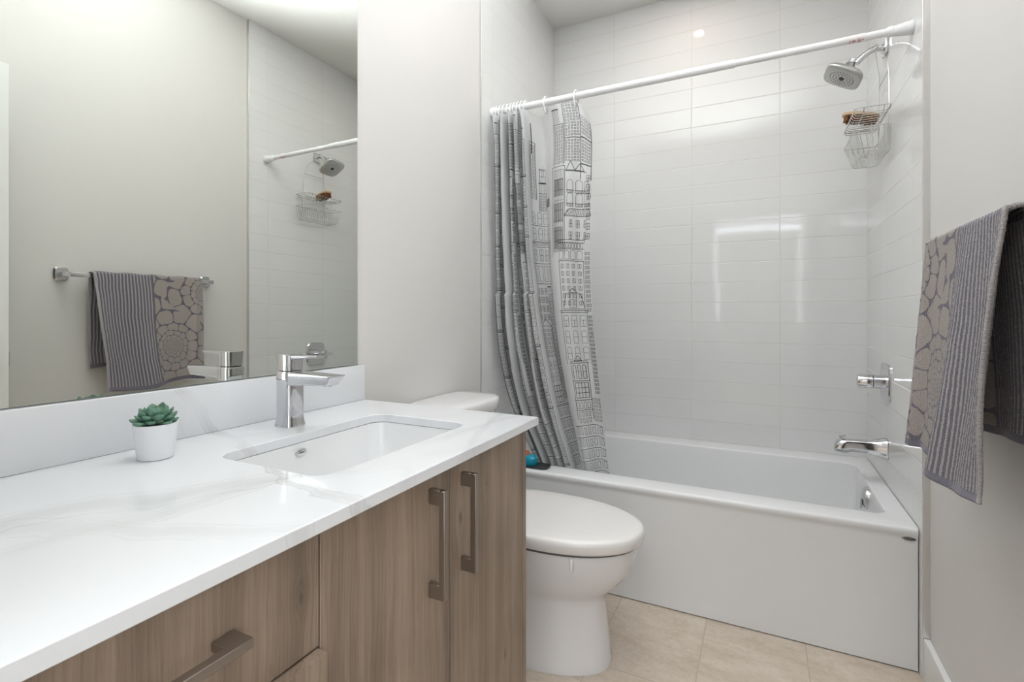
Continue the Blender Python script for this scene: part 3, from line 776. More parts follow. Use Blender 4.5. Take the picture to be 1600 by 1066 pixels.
for k, (x0, x1) in enumerate(((1.354, 1.358), (1.361, 1.372), (1.376, 1.388), (1.391, 1.394))):
    for a0, a1 in ((-2.4, -2.0), (-1.5, -1.1)) if k % 2 else ((-2.6, -1.0),):
        vs = []
        for i in range(5):
            a = a0 + (a1 - a0) * i / 4; vs.append([bm.verts.new((x, RY + 0.01275 * math.cos(a), RZ - 0.01275 * math.sin(a + PI) * -1 if False else RZ + 0.01275 * math.sin(a))) for x in (x0, x1)])
        for p, q in zip(vs[:-1], vs[1:]): bm.faces.new((p[0], p[1], q[1], q[0]))
obj('print', bm, LABELR, st)

RINGX = [0.012 + 0.0175 * i for i in range(10)] + [0.265, 0.401]
def ring_mesh():
    b = B(); out = []
    for k in range(36):
        a = 2 * PI * k / 36; hy, hz = 0.021, 0.036
        out.append(Vector((0, hy * math.sin(a) * (1.0 if math.cos(a) > -0.3 else 0.8), -0.012 + hz * math.cos(a))))
    rings = frame_rings(out, 0.0030, 10, up=Vector((1, 0, 0)), closed=True); loft(b, rings + [rings[0]], False, False)
    bmesh.ops.remove_doubles(b, verts=b.verts, dist=1e-6); bmesh.ops.recalc_face_normals(b, faces=b.faces)
    for f in b.faces: f.smooth = True
    me = bpy.data.meshes.new('curtain_ring'); b.to_mesh(me); b.free(); me.materials.append(WHITEPL); return me
rm = ring_mesh()
ordn = ['leftmost', 'second', 'third', 'fourth', 'fifth', 'sixth', 'seventh', 'eighth', 'ninth', 'tenth']
for i, x in enumerate(RINGX):
    o_ = bpy.data.objects.new('curtain_ring', rm); COL.objects.link(o_); o_.location = (x, RY, RZ)
    o_.rotation_euler = (0, 0, math.radians(random.uniform(-9, 9)) if i < 10 else math.radians(-6))
    if i == 0: lb = 'leftmost white plastic curtain ring, at the bunched end of the rod'
    elif i < 10: lb = 'white plastic curtain ring, %s from the left in the bunch on the rod' % ordn[i]
    elif i == 10: lb = 'white plastic curtain ring hanging alone right of the bunch, above the clear strip'
    else: lb = 'rightmost white plastic curtain ring, at the free top corner of the curtain'
    props(o_, lb, 'curtain ring', 'white rings carrying the shower curtain')

# ------------------------------------------------------------------ shower curtain
UE = 1.800; ZT, ZB = 1.984, 0.385
ringu = [0.03 + i * (1.745 - 0.03) / 11 for i in range(12)]
knots = [0.0] + ringu + [UE]
topf = [-0.01 / 0.46] + [x / 0.46 for x in RINGX] + [1.0]
botf = [0.0] + [0.02 + 0.058 * i for i in range(10)] + [0.63, 0.87, 1.0]
NU, NZ = 1000, 200
us = np.linspace(0, UE, NU); zs = np.linspace(0, 1, NZ)       # zs: 0 top, 1 bottom
zz = ZT + (ZB - ZT) * zs
xl = np.interp(zz, [0.36, 0.46, 0.657, 0.8, 1.0, 1.36, 1.68, 2.0], [0.210, 0.165, 0.075, 0.040, 0.022, 0.010, 0.010, 0.012])
xr = np.interp(zz, [0.36, 0.43, 0.586, 0.8, 1.07, 1.336, 1.598, 1.9, 2.0], [0.512, 0.505, 0.492, 0.478, 0.455, 0.449, 0.462, 0.470, 0.448])
y0 = np.interp(zz, [0.36, 0.46, 1.0, 1.6, 2.0], [0.212, 0.205, 0.135, 0.095, RY])
def smooth1(a, n):
    k = np.ones(n) / n; p = np.pad(a, (n // 2, n // 2), mode='reflect', reflect_type='odd'); return np.convolve(p, k, 'valid')[:len(a)]
xl = smooth1(xl, 15); xr = smooth1(xr, 15); y0 = smooth1(y0, 15)
P = np.zeros((NZ, NU, 3))
def amp_for(dx, du):
    lo, hi = 0.0, 0.09
    t = np.linspace(0, 1, 40)
    for _ in range(16):
        A = (lo + hi) / 2
        L = np.mean(np.sqrt(dx * dx + (PI * A * np.cos(PI * t)) ** 2))
        if L < du: lo = A
        else: hi = A
    return (lo + hi) / 2
for j in range(NZ):
    s = zs[j]; s2 = s * s * (3 - 2 * s)
    f = np.array(topf) * (1 - s2) + np.array(botf) * s2
    X_ = xl[j] + (xr[j] - xl[j]) * (f - f[0]) / (f[-1] - f[0])
    x = np.interp(us, knots, X_); x = smooth1(x, 25)
    y = np.full(NU, y0[j])
    for g in range(len(knots) - 1):
        a, b = knots[g], knots[g + 1]; m = (us >= a) & (us <= b)
        dx = X_[g + 1] - X_[g]; du = b - a
        A = amp_for(dx, du) if g > 0 else 0.01
        A = min(A, 0.058 if s < 0.5 else 0.075)
        if g == 12: A = 0.008
        sg = 1 if g % 2 == 0 else -1
        t = (us[m] - a) / du
        ph = 0.14 * math.sin(3.1 * s + g * 1.7)
        y[m] += sg * A * (np.sin(PI * t) + 0.12 * np.sin(2 * PI * t) * math.sin(g * 2.1 + s * 2)) 
        A *= 1 - 0.35 * s * (0.5 + 0.5 * math.sin(g * 2.7))
        x[m] += sg * 0.010 * np.sin(2 * PI * t) * (0.4 + 0.6 * s) * (1 if g < 10 else 0.4)
    y += 0.012 * np.sin(us * 17 + s * 7) * s; x += 0.010 * np.sin(us * 11 + s * 5.0) * s * (1 - s) * 2.4 * np.clip((1.55 - us) * 4, 0, 1)
    y = smooth1(y, 9)
    x = np.maximum(x, 0.0035 + 0.002 * np.sin(us * 60) ** 2)
    P[j, :, 0] = x; P[j, :, 1] = y
    z = np.full(NU, zz[j])
    # scalloped top edge between the rings, drooping free corner
    for g in range(1, 12):
        a, b = knots[g], knots[g + 1]; m = (us >= a) & (us <= b); t = (us[m] - a) / (b - a)
        z[m] -= (0.012 if g < 10 else 0.016) * np.sin(PI * t) * max(0, 1 - s * 5)
    m = us > 1.745; z[m] -= ((us[m] - 1.745) / 0.055) ** 1.3 * 0.060 * max(0, 1 - s * 4)
    P[j, :, 2] = z
P[:, :, 1] += 0.0015 * np.sin(P[:, :, 2] * 31 + us[None, :] * 9)
Tu = np.gradient(P, axis=1); Tv = np.gradient(P, axis=0)
Nn = np.cross(Tu, Tv); Nn /= np.maximum(np.linalg.norm(Nn, axis=2, keepdims=True), 1e-9)
def sample(G, u, v):
    """u metres along the cloth, v height (z at rest)"""
    a = np.clip(u / UE * (NU - 1), 0, NU - 1.001); b = np.clip((v - ZT) / (ZB - ZT) * (NZ - 1), 0, NZ - 1.001)
    i = a.astype(int); j = b.astype(int); fa_, fb = (a - i)[:, None], (b - j)[:, None]
    return (G[j, i] * (1 - fa_) + G[j, i + 1] * fa_) * (1 - fb) + (G[j + 1, i] * (1 - fa_) + G[j + 1, i + 1] * fa_) * fb

strokes = []          # (polyline [(u, z)...], width)
TH, MD, BD = 0.0015, 0.0023, 0.0048
def ln(pts, w=TH): strokes.append((pts, w))
def wob(a): return a + random.uniform(-0.0012, 0.0012)
def rect(u0, u1, z0, z1, w=TH): ln([(wob(u0), wob(z0)), (wob(u1), wob(z0)), (wob(u1), wob(z1)), (wob(u0), wob(z1)), (u0, z0)], w)
def arch(u0, u1, z0, z1, w=TH):
    c, r = (u0 + u1) / 2, (u1 - u0) / 2; zc = z1 - r
    ln([(u0, z0), (u0, zc)] + [(c - r * math.cos(a), zc + r * math.sin(a)) for a in [PI * k / 6 for k in range(1, 6)]] + [(u1, zc), (u1, z0), (u0, z0)], w)
def grid(u0, u1, z0, z1, nx, nz, fw=0.55, fh=0.5, kind='rect', w=TH):
    cw, ch = (u1 - u0) / nx, (z1 - z0) / nz
    for i in range(nx):
        for j in range(nz):
            a = u0 + cw * (i + 0.5); b = z0 + ch * (j + 0.5)
            p, q = a - cw * fw / 2, a + cw * fw / 2; r, s = b - ch * fh / 2, b + ch * fh / 2
            if kind == 'rect': rect(p, q, r, s, w)
            elif kind == 'arch':
                arch(p, q, r, s, w); ln([(p, (r + s) / 2), (q, (r + s) / 2)], TH)
            elif kind == 'cross':
                rect(p, q, r, s, w); ln([(a, r), (a, s)], TH); ln([(p, b), (q, b)], TH)
            elif kind == 'tee':
                rect(p, q, r, s, w); ln([(a, r), (a, r + (s - r) * .6)], TH); ln([(p, r + (s - r) * .6), (q, r + (s - r) * .6)], TH)
            elif kind == 'bars':
                rect(p, q, r, s, w); ln([(a, r), (a, s)], TH)
def mesh_lines(u0, u1, z0, z1, nx, nz, w=TH):
    for i in range(nx + 1): ln([(u0 + (u1 - u0) * i / nx, z0), (u0 + (u1 - u0) * i / nx, z1)], w)
    for j in range(nz + 1): ln([(u0, z0 + (z1 - z0) * j / nz), (u1, z0 + (z1 - z0) * j / nz)], w)
def outline(u0, u1, z0, z1, w=MD): ln([(u0, z0), (u0, z1), (u1, z1), (u1, z0)], w)
def bar(u0, u1, z, w=BD): ln([(u0, z), ((u0 + u1) / 2, z + 0.002), (u1, z)], w)
def cornice(u0, u1, z, h=0.012):
    ln([(u0 - 0.004, z), (u1 + 0.004, z)], MD); ln([(u0 - 0.007, z + h), (u1 + 0.007, z + h)], MD); ln([(u0 - 0.004, z), (u0 - 0.007, z + h)], TH); ln([(u1 + 0.004, z), (u1 + 0.007, z + h)], TH)
def gable(u0, u1, z, h):
    ln([(u0, z), ((u0 + u1) / 2, z + h), (u1, z), (u0, z)], MD)
def crown(u0, u1, z0, z1):
    rect(u0, u1, z0, z1, TH); bar(u0 - 0.003, u1 + 0.003, z1, BD)
    n = max(3, int((u1 - u0) / 0.008))
    for i in range(1, n): ln([(u0 + (u1 - u0) * i / n, z0), (u0 + (u1 - u0) * i / n, z1)], TH)
# --- free right-hand panel, laid out like the photograph (u = x + UX)
def panelA(o, fill=False):
    """two-tower section, 0.215 m wide, starting at cloth coordinate o"""
    a = lambda x: o + (x - 0.245)
    if fill: tower(o + .002, .036, 1.93)
    # tall right tower
    outline(a(.350), a(.415), 1.725, 1.992); grid(a(.352), a(.413), 1.840, 1.990, 5, 12, .5, .5); bar(a(.350), a(.415), 1.833, 0.003)
    grid(a(.352), a(.413), 1.732, 1.828, 5, 8, .5, .5); outline(a(.415), a(.462), 1.66, 1.93); grid(a(.417), a(.460), 1.85, 1.925, 4, 5, .5, .55); bar(a(.415), a(.462), 1.838); grid(a(.417), a(.460), 1.735, 1.83, 4, 7, .5, .5); bar(a(.415), a(.462), 1.725)
    # left crown tower
    crown(a(.292), a(.325), 1.897, 1.962); outline(a(.290), a(.345), 1.72, 1.897); grid(a(.293), a(.343), 1.725, 1.892, 4, 11, .45, .62)
    # glazed tower
    outline(a(.280), a(.352), 1.34, 1.715); mesh_lines(a(.290), a(.345), 1.36, 1.70, 5, 8)
    for i in range(5):
        for j in range(3): rect(a(.290 + .011 * i + .003), a(.290 + .011 * i + .008), 1.372 + j * .11, 1.46 + j * .10)
    # gables, arches with balconies
    gable(a(.358), a(.395), 1.695, .04); gable(a(.395), a(.430), 1.695, .028); ln([(a(.354), 1.692), (a(.440), 1.692)], MD)
    for z in (1.60, 1.545):
        for u in (.362, .398, .43):
            arch(a(u), a(u + .024), z, z + .055, TH); ln([(a(u - .003), z + .012), (a(u + .028), z + .012)], MD)
            for k in range(6): ln([(a(u + k * .005), z), (a(u + k * .005), z + .012)], TH)
    ln([(a(.425), 1.53), (a(.455), 1.60), (a(.425), 1.60), (a(.455), 1.67)], TH)
    ln([(a(.350), 1.505), (a(.372), 1.535), (a(.455), 1.535), (a(.462), 1.505), (a(.350), 1.505)], MD)
    for k in range(16): ln([(a(.355 + k * .0065), 1.506), (a(.365 + k * .0058), 1.534)], TH)
    grid(a(.365), a(.450), 1.40, 1.498, 3, 2, .42, .62, 'cross')
    grid(a(.440), a(.462), 1.40, 1.69, 1, 7, .7, .6, 'cross')
    # cornice palace
    cornice(a(.322), a(.430), 1.395); n = 9
    for k in range(n): arch(a(.326 + k * .0115), a(.334 + k * .0115), 1.372, 1.393, TH)
    ln([(a(.318), 1.368), (a(.434), 1.368)], MD)
    for k in range(4): arch(a(.326 + k * .026), a(.346 + k * .026), 1.325, 1.362, TH)
    ln([(a(.320), 1.318), (a(.432), 1.318)], MD); outline(a(.325), a(.428), 1.10, 1.318); grid(a(.328), a(.426), 1.125, 1.312, 4, 6, .45, .55, 'bars')
    grid(a(.434), a(.462), 1.10, 1.36, 3, 13, .5, .6)
    # mansard house
    ln([(a(.335), 1.115), (a(.350), 1.180), (a(.412), 1.180), (a(.428), 1.115), (a(.335), 1.115)], MD)
    gable(a(.363), a(.398), 1.185, .018); rect(a(.366), a(.395), 1.12, 1.185); ln([(a(.380), 1.12), (a(.380), 1.185)]); ln([(a(.366), 1.155), (a(.395), 1.155)])
    cornice(a(.322), a(.440), 1.10, .008); grid(a(.325), a(.437), 1.035, 1.092, 3, 1, .62, .82, 'tee')
    grid(a(.325), a(.437), .965, 1.028, 3, 1, .55, .85, 'arch'); grid(a(.325), a(.437), .895, .958, 3, 1, .55, .85, 'arch')
    outline(a(.322), a(.440), .88, 1.10); grid(a(.444), a(.464), .75, 1.09, 3, 20, .5, .6)
    # pedimented house with bay window
    gable(a(.360), a(.395), .895, .022); ln([(a(.340), .893), (a(.420), .893)], MD); ln([(a(.338), .885), (a(.422), .885)], 0.0026)
    outline(a(.342), a(.418), .64, .885, 0.0022); grid(a(.345), a(.415), .815, .880, 3, 1, .6, .9, 'arch', MD)
    ln([(a(.340), .808), (a(.420), .808)], 0.0026); mesh_lines(a(.350), a(.412), .735, .800, 4, 3, MD); ln([(a(.340), .725), (a(.420), .725)], 0.0026)
    for k in range(4): arch(a(.346 + k * .018), a(.358 + k * .018), .690, .717, TH)
    ln([(a(.340), .683), (a(.420), .683)], MD); grid(a(.346), a(.414), .625, .680, 4, 2, .45, .7)
    # brick-long block with rows of windows
    for z in (.615, .565, .515, .465, .415): ln([(a(.318), z - .004), (a(.37), z + .002), (a(.43), z + .001), (a(.464), z - .006)], MD)
    for z in (.575, .525, .475, .425): grid(a(.320), a(.464), z - .002, z + .036, 7, 1, .5, .75)
    grid(a(.420), a(.464), .63, .735, 4, 7, .5, .6)
def panelB(o):
    """narrower companion section, about 0.19 m wide"""
    a = lambda x: o + x
    ln([(a(.030), 1.93), (a(.030), 1.80)], 0.004); outline(a(.015), a(.045), 1.60, 1.85); grid(a(.017), a(.043), 1.60, 1.84, 2, 16, .5, .6)
    crown(a(.060), a(.105), 1.63, 1.675); ln([(a(.085), 1.71), (a(.085), 1.76)], TH); outline(a(.062), a(.103), 1.68, 1.74); mesh_lines(a(.062), a(.103), 1.68, 1.735, 3, 2)
    outline(a(.058), a(.108), 1.55, 1.63); grid(a(.06), a(.106), 1.55, 1.625, 4, 6, .5, .55)
    ln([(a(.115), 1.57), (a(.115), 1.602), (a(.165), 1.602), (a(.165), 1.57), (a(.115), 1.57)], MD)
    for k in range(14): ln([(a(.117 + k * .0035), 1.571), (a(.117 + k * .0035), 1.60)], TH)
    for z in (1.49, 1.42): 
        grid(a(.008), a(.165), z, z + .06, 5, 1, .62, .85, 'arch'); ln([(a(.004), z - .004), (a(.168), z - .004)], MD)
    ln([(a(.0), 1.41), (a(.04), 1.400), (a(.09), 1.405), (a(.14), 1.397), (a(.172), 1.405)], MD); ln([(a(.0), 1.40), (a(.04), 1.390), (a(.09), 1.395), (a(.14), 1.387), (a(.172), 1.395)], MD)
    grid(a(.008), a(.165), 1.325, 1.385, 5, 1, .55, .8, 'cross'); ln([(a(.0), 1.318), (a(.172), 1.318)], MD)
    grid(a(.004), a(.168), 1.235, 1.310, 6, 1, .72, .9); ln([(a(.0), 1.228), (a(.172), 1.228)], MD); outline(a(.002), a(.170), 1.05, 1.41)
    crown(a(.075), a(.110), 1.15, 1.215); grid(a(.008), a(.07), 1.06, 1.215, 3, 4, .55, .62, 'cross'); grid(a(.115), a(.168), 1.06, 1.215, 3, 6, .55, .55)
    outline(a(.072), a(.114), .85, 1.15); grid(a(.075), a(.111), .86, 1.145, 3, 16, .5, .6)
    outline(a(.118), a(.168), .92, 1.185); mesh_lines(a(.126), a(.160), .94, 1.17, 4, 4)
    for z in (.865, .800): grid(a(.120), a(.168), z, z + .05, 3, 1, .6, .9, 'arch', MD)
    bar(a(.115), a(.170), .795, .0026); outline(a(.01), a(.068), .78, 1.04); grid(a(.012), a(.066), .90, 1.03, 4, 7, .5, .6); gable(a(.01), a(.068), 1.04, .03); grid(a(.012), a(.066), .79, .89, 2, 2, .5, .75, 'arch')
    mesh_lines(a(.014), a(.064), .70, .775, 4, 3, MD); outline(a(.072), a(.114), .70, .85); grid(a(.074), a(.112), .71, .845, 4, 9, .5, .6)
    ln([(a(.0), .69), (a(.172), .69)], 0.0024); grid(a(.118), a(.168), .70, .79, 3, 2, .5, .8, 'arch')
    for z in (.64, .585, .53, .475, .42): ln([(a(.0), z + .045), (a(.172), z + .042)], MD); grid(a(.002), a(.17), z, z + .038, 8, 1, .5, .8)
def tower(o, wd, ztop):
    z = ztop
    r = random.random()
    if r < .3: gable(o + wd * .2, o + wd * .8, z, .04)
    elif r < .6: crown(o + wd * .25, o + wd * .75, z, z + .05)
    else: ln([(o + wd / 2, z), (o + wd / 2, z + .09)], .003)
    while z > ZB + .08:
        h = random.uniform(.12, .28); z1 = max(ZB, z - h); outline(o, o + wd, z1, z)
        k = random.random(); nx = max(2, int(wd / .014))
        if k < .45: grid(o + .002, o + wd - .002, z1 + .004, z - .006, nx, max(3, int(h / .016)), .5, .58)
        elif k < .65: grid(o + .002, o + wd - .002, z1 + .004, z - .006, max(2, nx * 2 // 3), max(2, int(h / .05)), .55, .8, 'arch')
        elif k < .85: grid(o + .002, o + wd - .002, z1 + .004, z - .006, max(2, nx // 2), max(2, int(h / .04)), .55, .75, 'cross')
        else: mesh_lines(o + .005, o + wd - .005, z1 + .01, z - .01, nx - 1, max(2, int(h / .05)))
        cornice(o, o + wd, z1 - .001, .006); z = z1 - .004
panelA(UE - 0.219 - 0.0)
panelB(UE - 0.219 + 0.0 - 0.175)
def section(o, wmax):
    u = o
    while u < o + wmax - .03:
        wd = random.uniform(.035, .065); wd = min(wd, o + wmax - u); tower(u, wd - .004, random.uniform(1.84, 1.975)); u += wd
section(UE - 0.219 - 0.175 - 0.21, .205)
panelA(UE - 0.219 - 0.175 - 0.21 - 0.225, True)
panelB(UE - 0.219 - 0.175 - 0.21 - 0.225 - 0.178)
section(0.004, UE - 1.007 - 0.18 - 0.215)
panelA(UE - 1.007 - 0.225, True)

def build_curtain():
    verts = [P.reshape(-1, 3)]; nv = NU * NZ; mats = []
    i, j = np.meshgrid(np.arange(NU - 1), np.arange(NZ - 1)); b = (j * NU + i).ravel()
    faces = [np.stack([b, b + 1, b + NU + 1, b + NU], 1)]; mats.append(np.zeros(len(b), int))
    pu, pv, du_, dv_ = [], [], [], []; counts = []
    for pts, w_ in strokes:
        q = [np.array(pts[0], float)]
        for p in pts[1:]:
            p = np.array(p, float); L = np.hypot(*(p - q[-1])); n = max(1, int(L / 0.007))
            s0 = q[-1]
            for k in range(1, n + 1): q.append(s0 + (p - s0) * k / n)
        q = np.array(q)
        for a_, b_ in zip(q[:-1], q[1:]):
            t = b_ - a_; L = np.hypot(*t)
            if L < 1e-6: continue
            t /= L; n_ = np.array([-t[1], t[0]]) * w_ / 2; e_ = t * w_ * 0.25
            for c in (a_ - e_ + n_, a_ - e_ - n_, b_ + e_ - n_, b_ + e_ + n_): pu.append(c[0]); pv.append(c[1])
    pu = np.clip(np.array(pu), 0.0005, UE - 0.0005); pv = np.clip(np.array(pv), ZB + .001, ZT - .001)
    pos = sample(P, pu, pv); nr = sample(Nn, pu, pv); nr /= np.linalg.norm(nr, axis=1, keepdims=True)
    m = len(pu) // 4
    for sgn in (1, -1):
        verts.append(pos + nr * sgn * 0.0005)
        f = nv + np.arange(m * 4).reshape(m, 4); nv += m * 4
        faces.append(f if sgn > 0 else f[:, ::-1]); mats.append(np.ones(m, int))
    V = np.concatenate(verts); Fc = np.concatenate(faces); Mt = np.concatenate(mats)
    loc = Vector((0.3, 0.15, ZB)); V = V - np.array(loc)
    me = bpy.data.meshes.new('shower_curtain')
    me.vertices.add(len(V)); me.vertices.foreach_set('co', V.ravel())
    me.loops.add(len(Fc) * 4); me.loops.foreach_set('vertex_index', Fc.ravel())
    me.polygons.add(len(Fc)); me.polygons.foreach_set('loop_start', np.arange(len(Fc)) * 4)
    me.polygons.foreach_set('material_index', Mt); me.polygons.foreach_set('use_smooth', np.ones(len(Fc), bool))
    me.update(calc_edges=True)
    o_ = bpy.data.objects.new('shower_curtain', me); COL.objects.link(o_); o_.location = loc
    return o_
cu = build_curtain()
props(cu, 'translucent white shower curtain printed with black line drawings of city buildings', 'shower curtain')
a = M('curtain_vinyl', lin(228, 229, 230), 0.32)
tr = a.new('ShaderNodeBsdfTranslucent'); tr.inputs[0].default_value = (*lin(232, 233, 234), 1)
tp = a.new('ShaderNodeBsdfTransparent'); mx = a.new('ShaderNodeMixShader'); mx2 = a.new('ShaderNodeMixShader')
out_ = a.nt.nodes['Material Output']; mx.inputs[0].default_value = 0.32; mx2.inputs[0].default_value = 0.20
a.link(a.b.outputs[0], mx.inputs[1]); a.link(tr.outputs[0], mx.inputs[2]); a.link(mx.outputs[0], mx2.inputs[1]); a.link(tp.outputs[0], mx2.inputs[2]); a.link(mx2.outputs[0], out_.inputs[0])
cu.data.materials.append(a.m)
cu.data.materials.append(M('curtain_ink', (0.012, 0.012, 0.014), 0.5).m)
for i in (10, 11):
    c = sample(P, np.array([ringu[i]]), np.array([ZT - 0.016]))[0]
    obj('grommet', lathe(B(), [(0.0075, -0.0012), (0.0075, 0.0012), (0.0042, 0.0012), (0.0042, -0.0012)], c, 'Y', 24, capa=False, capb=False), CHROME_D, cu)

# bath things on the tub rim behind the curtain
tyt = thing('bath_tray', 'dark flat tray on the tub rim at the foot of the curtain', 'tray', (0.20, 0.055, TUB_H))
tx = 0.205
bm = B(); loft(bm, [sring(tx, 0.055, TUB_H + 0.0003, 0.080, 0.034, 40, 4), sring(tx, 0.055, TUB_H + 0.003, 0.084, 0.037, 40, 4), sring(tx, 0.055, TUB_H + 0.009, 0.086, 0.038, 40, 4), sring(tx, 0.055, TUB_H + 0.009, 0.083, 0.035, 40, 4), sring(tx, 0.055, TUB_H + 0.004, 0.080, 0.033, 40, 4)])
obj('dish', bm, BLACKP, tyt)
bo = thing('bath_toy', 'teal plastic bath toy with orange top on the dark tray by the curtain', 'toy', (0.19, 0.055, TUB_H + 0.005))
bm = B(); loft(bm, [sring(0.190, 0.058, TUB_H + 0.0048, 0.036, 0.024, 32, 3), sring(0.190, 0.058, TUB_H + 0.010, 0.040, 0.027, 32, 3), sring(0.190, 0.058, TUB_H + 0.035, 0.040, 0.026, 32, 3.5), sring(0.189, 0.058, TUB_H + 0.044, 0.034, 0.020, 32, 3), sring(0.189, 0.058, TUB_H + 0.046, 0.020, 0.012, 32, 2)])
obj('body', bm, TEAL, bo)
bm = B(); lathe(bm, [(0.014, 0), (0.015, 0.008), (0.012, 0.016), (0.001, 0.019)], (0.180, 0.058, TUB_H + 0.0455), 'Z', 20); obj('cap', bm, ORANGE, bo)

# ------------------------------------------------------------------ towel bar and towel
BX, BZ = 1.482, 1.259
tb = thing('towel_bar', 'chrome towel bar with square wall plates on the right wall', 'towel bar', (WR, -0.575, BZ))
for y in (-0.884, -0.281):
    bm = B(); loft(bm, [sring(y, BZ + 0.003, WR - 0.0004, 0.026, 0.028, 40, 4.5, 'X'), sring(y, BZ + 0.003, WR - 0.006, 0.026, 0.028, 40, 4.5, 'X'), sring(y, BZ + 0.003, WR - 0.012, 0.021, 0.023, 40, 4.5, 'X')])
    obj('wall_plate', bm, CHROME_D, tb)
    bm = B(); loft(bm, [sring(y, BZ, WR - 0.0115, 0.011, 0.011, 32, 4, 'X'), sring(y, BZ, WR - 0.03, 0.0095, 0.0095, 32, 4, 'X'), sring(y, BZ, WR - 0.060, 0.0105, 0.0105, 32, 4, 'X'), sring(y, BZ, WR - 0.066, 0.0095, 0.0095, 32, 4, 'X')]); obj('post', bm, CHROME, tb)
obj('bar', bx(BX - 0.005, BX + 0.005, -0.876, -0.289, BZ - 0.0095, BZ + 0.0095, 0.0012), CHROME_D, tb)

def m_towel():
    a = M('terry_towel', (0.3, 0.3, 0.33), 0.95)
    a.b.inputs['Sheen Weight'].default_value = 0.25; a.b.inputs['Sheen Roughness'].default_value = 0.6
    u, v, _ = a.xyz(a.coord('UV'))     # metres across / along
    p = a.coord()
    j1 = (a.noise(a.comb(u, v), 330, 2, 0.6) - 0.5); j2 = (a.noise(a.comb(u + 7.0, v), 330, 2, 0.6) - 0.5)
    uj = u + j1 * 0.0032; vj = v + j2 * 0.0032
    # stripes
    wob_ = (a.noise(a.comb(u * 0.6, v * 2.2), 4, 2) - 0.5) * 0.016
    sw = (((uj + wob_) / 0.0134).fract() - 0.5).abs()
    stripe = sw.step(0.17, 0.26)
    # chrysanthemum: two flowers, log-polar rings of petals
    def flower(cu_, cv_, r0=0.012, q=1.42, n=13, ph=0.0):
        nx = (a.noise(a.comb(u, v), 16, 2, 0.5) - 0.5) * 0.030; ny = (a.noise(a.comb(u + 3.0, v + 5.0), 16, 2, 0.5) - 0.5) * 0.030
        dx, dy = uj - cu_ + nx, vj - cv_ + ny
        r = (dx * dx + dy * dy).sqrt().max(0.0035)
        k = (r / r0).log(q); kf = k.floor(); ff = k - kf
        th = dy.atan2(dx) / (2 * PI)
        s = ((th * n + kf * 0.5 + ph + 40.0).fract() - 0.5).abs() * 2
        pe = s.pow(3.2) + ((ff * 2 - 0.92).abs()).pow(3.6)
        return r, pe.step(0.80, 0.92)
    r1, f1 = flower(0.318, 0.165, 0.0105, 1.50, 12); r2, f2 = flower(0.33, 0.66, 0.0105, 1.5, 12, 0.3); r3, f3 = flower(0.475, 0.43, 0.011, 1.6, 11, 0.2)
    pick = (r1.lt(r2)); fA = f1 * pick + f2 * (1.0 - pick); rA = r1.min(r2)
    pick2 = rA.lt(r3 * 1.15); fl = fA * pick2 + f3 * (1.0 - pick2)
    isfl = uj.gt(0.2325); edge = ((uj - 0.2325).abs()).lt(0.0028)
    dark = stripe * (1.0 - isfl) + fl * isfl
    dark = dark.max(edge)
    hem = v.lt(0.016).max(v.gt(TOWL - 0.016)); dark = dark.max(hem)
    sel = u.lt(0.0045).max(u.gt(0.4655)); dark = dark * (1.0 - sel)
    c_l = a.mix(isfl, lin(176, 171, 172), lin(172, 162, 157)); c_d = lin(106, 101, 117)
    nn = a.noise(a.comb(u, v), 430, 2, 0.75)
    col = a.mix(dark, c_l, c_d)
    hs = a.new('ShaderNodeHueSaturation'); a.link(col, hs.inputs['Color']); a.link(nn * 2.3 - 0.14, hs.inputs['Value']); hs.inputs['Saturation'].default_value = 1.0
    a.link(hs.outputs[0], a.b.inputs['Base Color'])
    hgt = nn * 0.7 + a.noise(a.comb(u, v), 380, 2, 0.6) * 0.8 - dark * 0.35
    a.bump(hgt * (1.0 - hem * 0.8), 1.0, 0.0045)
    return a.m
TOWF, TOWB = 0.505, 0.415; TOWL = TOWF + TOWB + 0.04
TOWEL = m_towel()
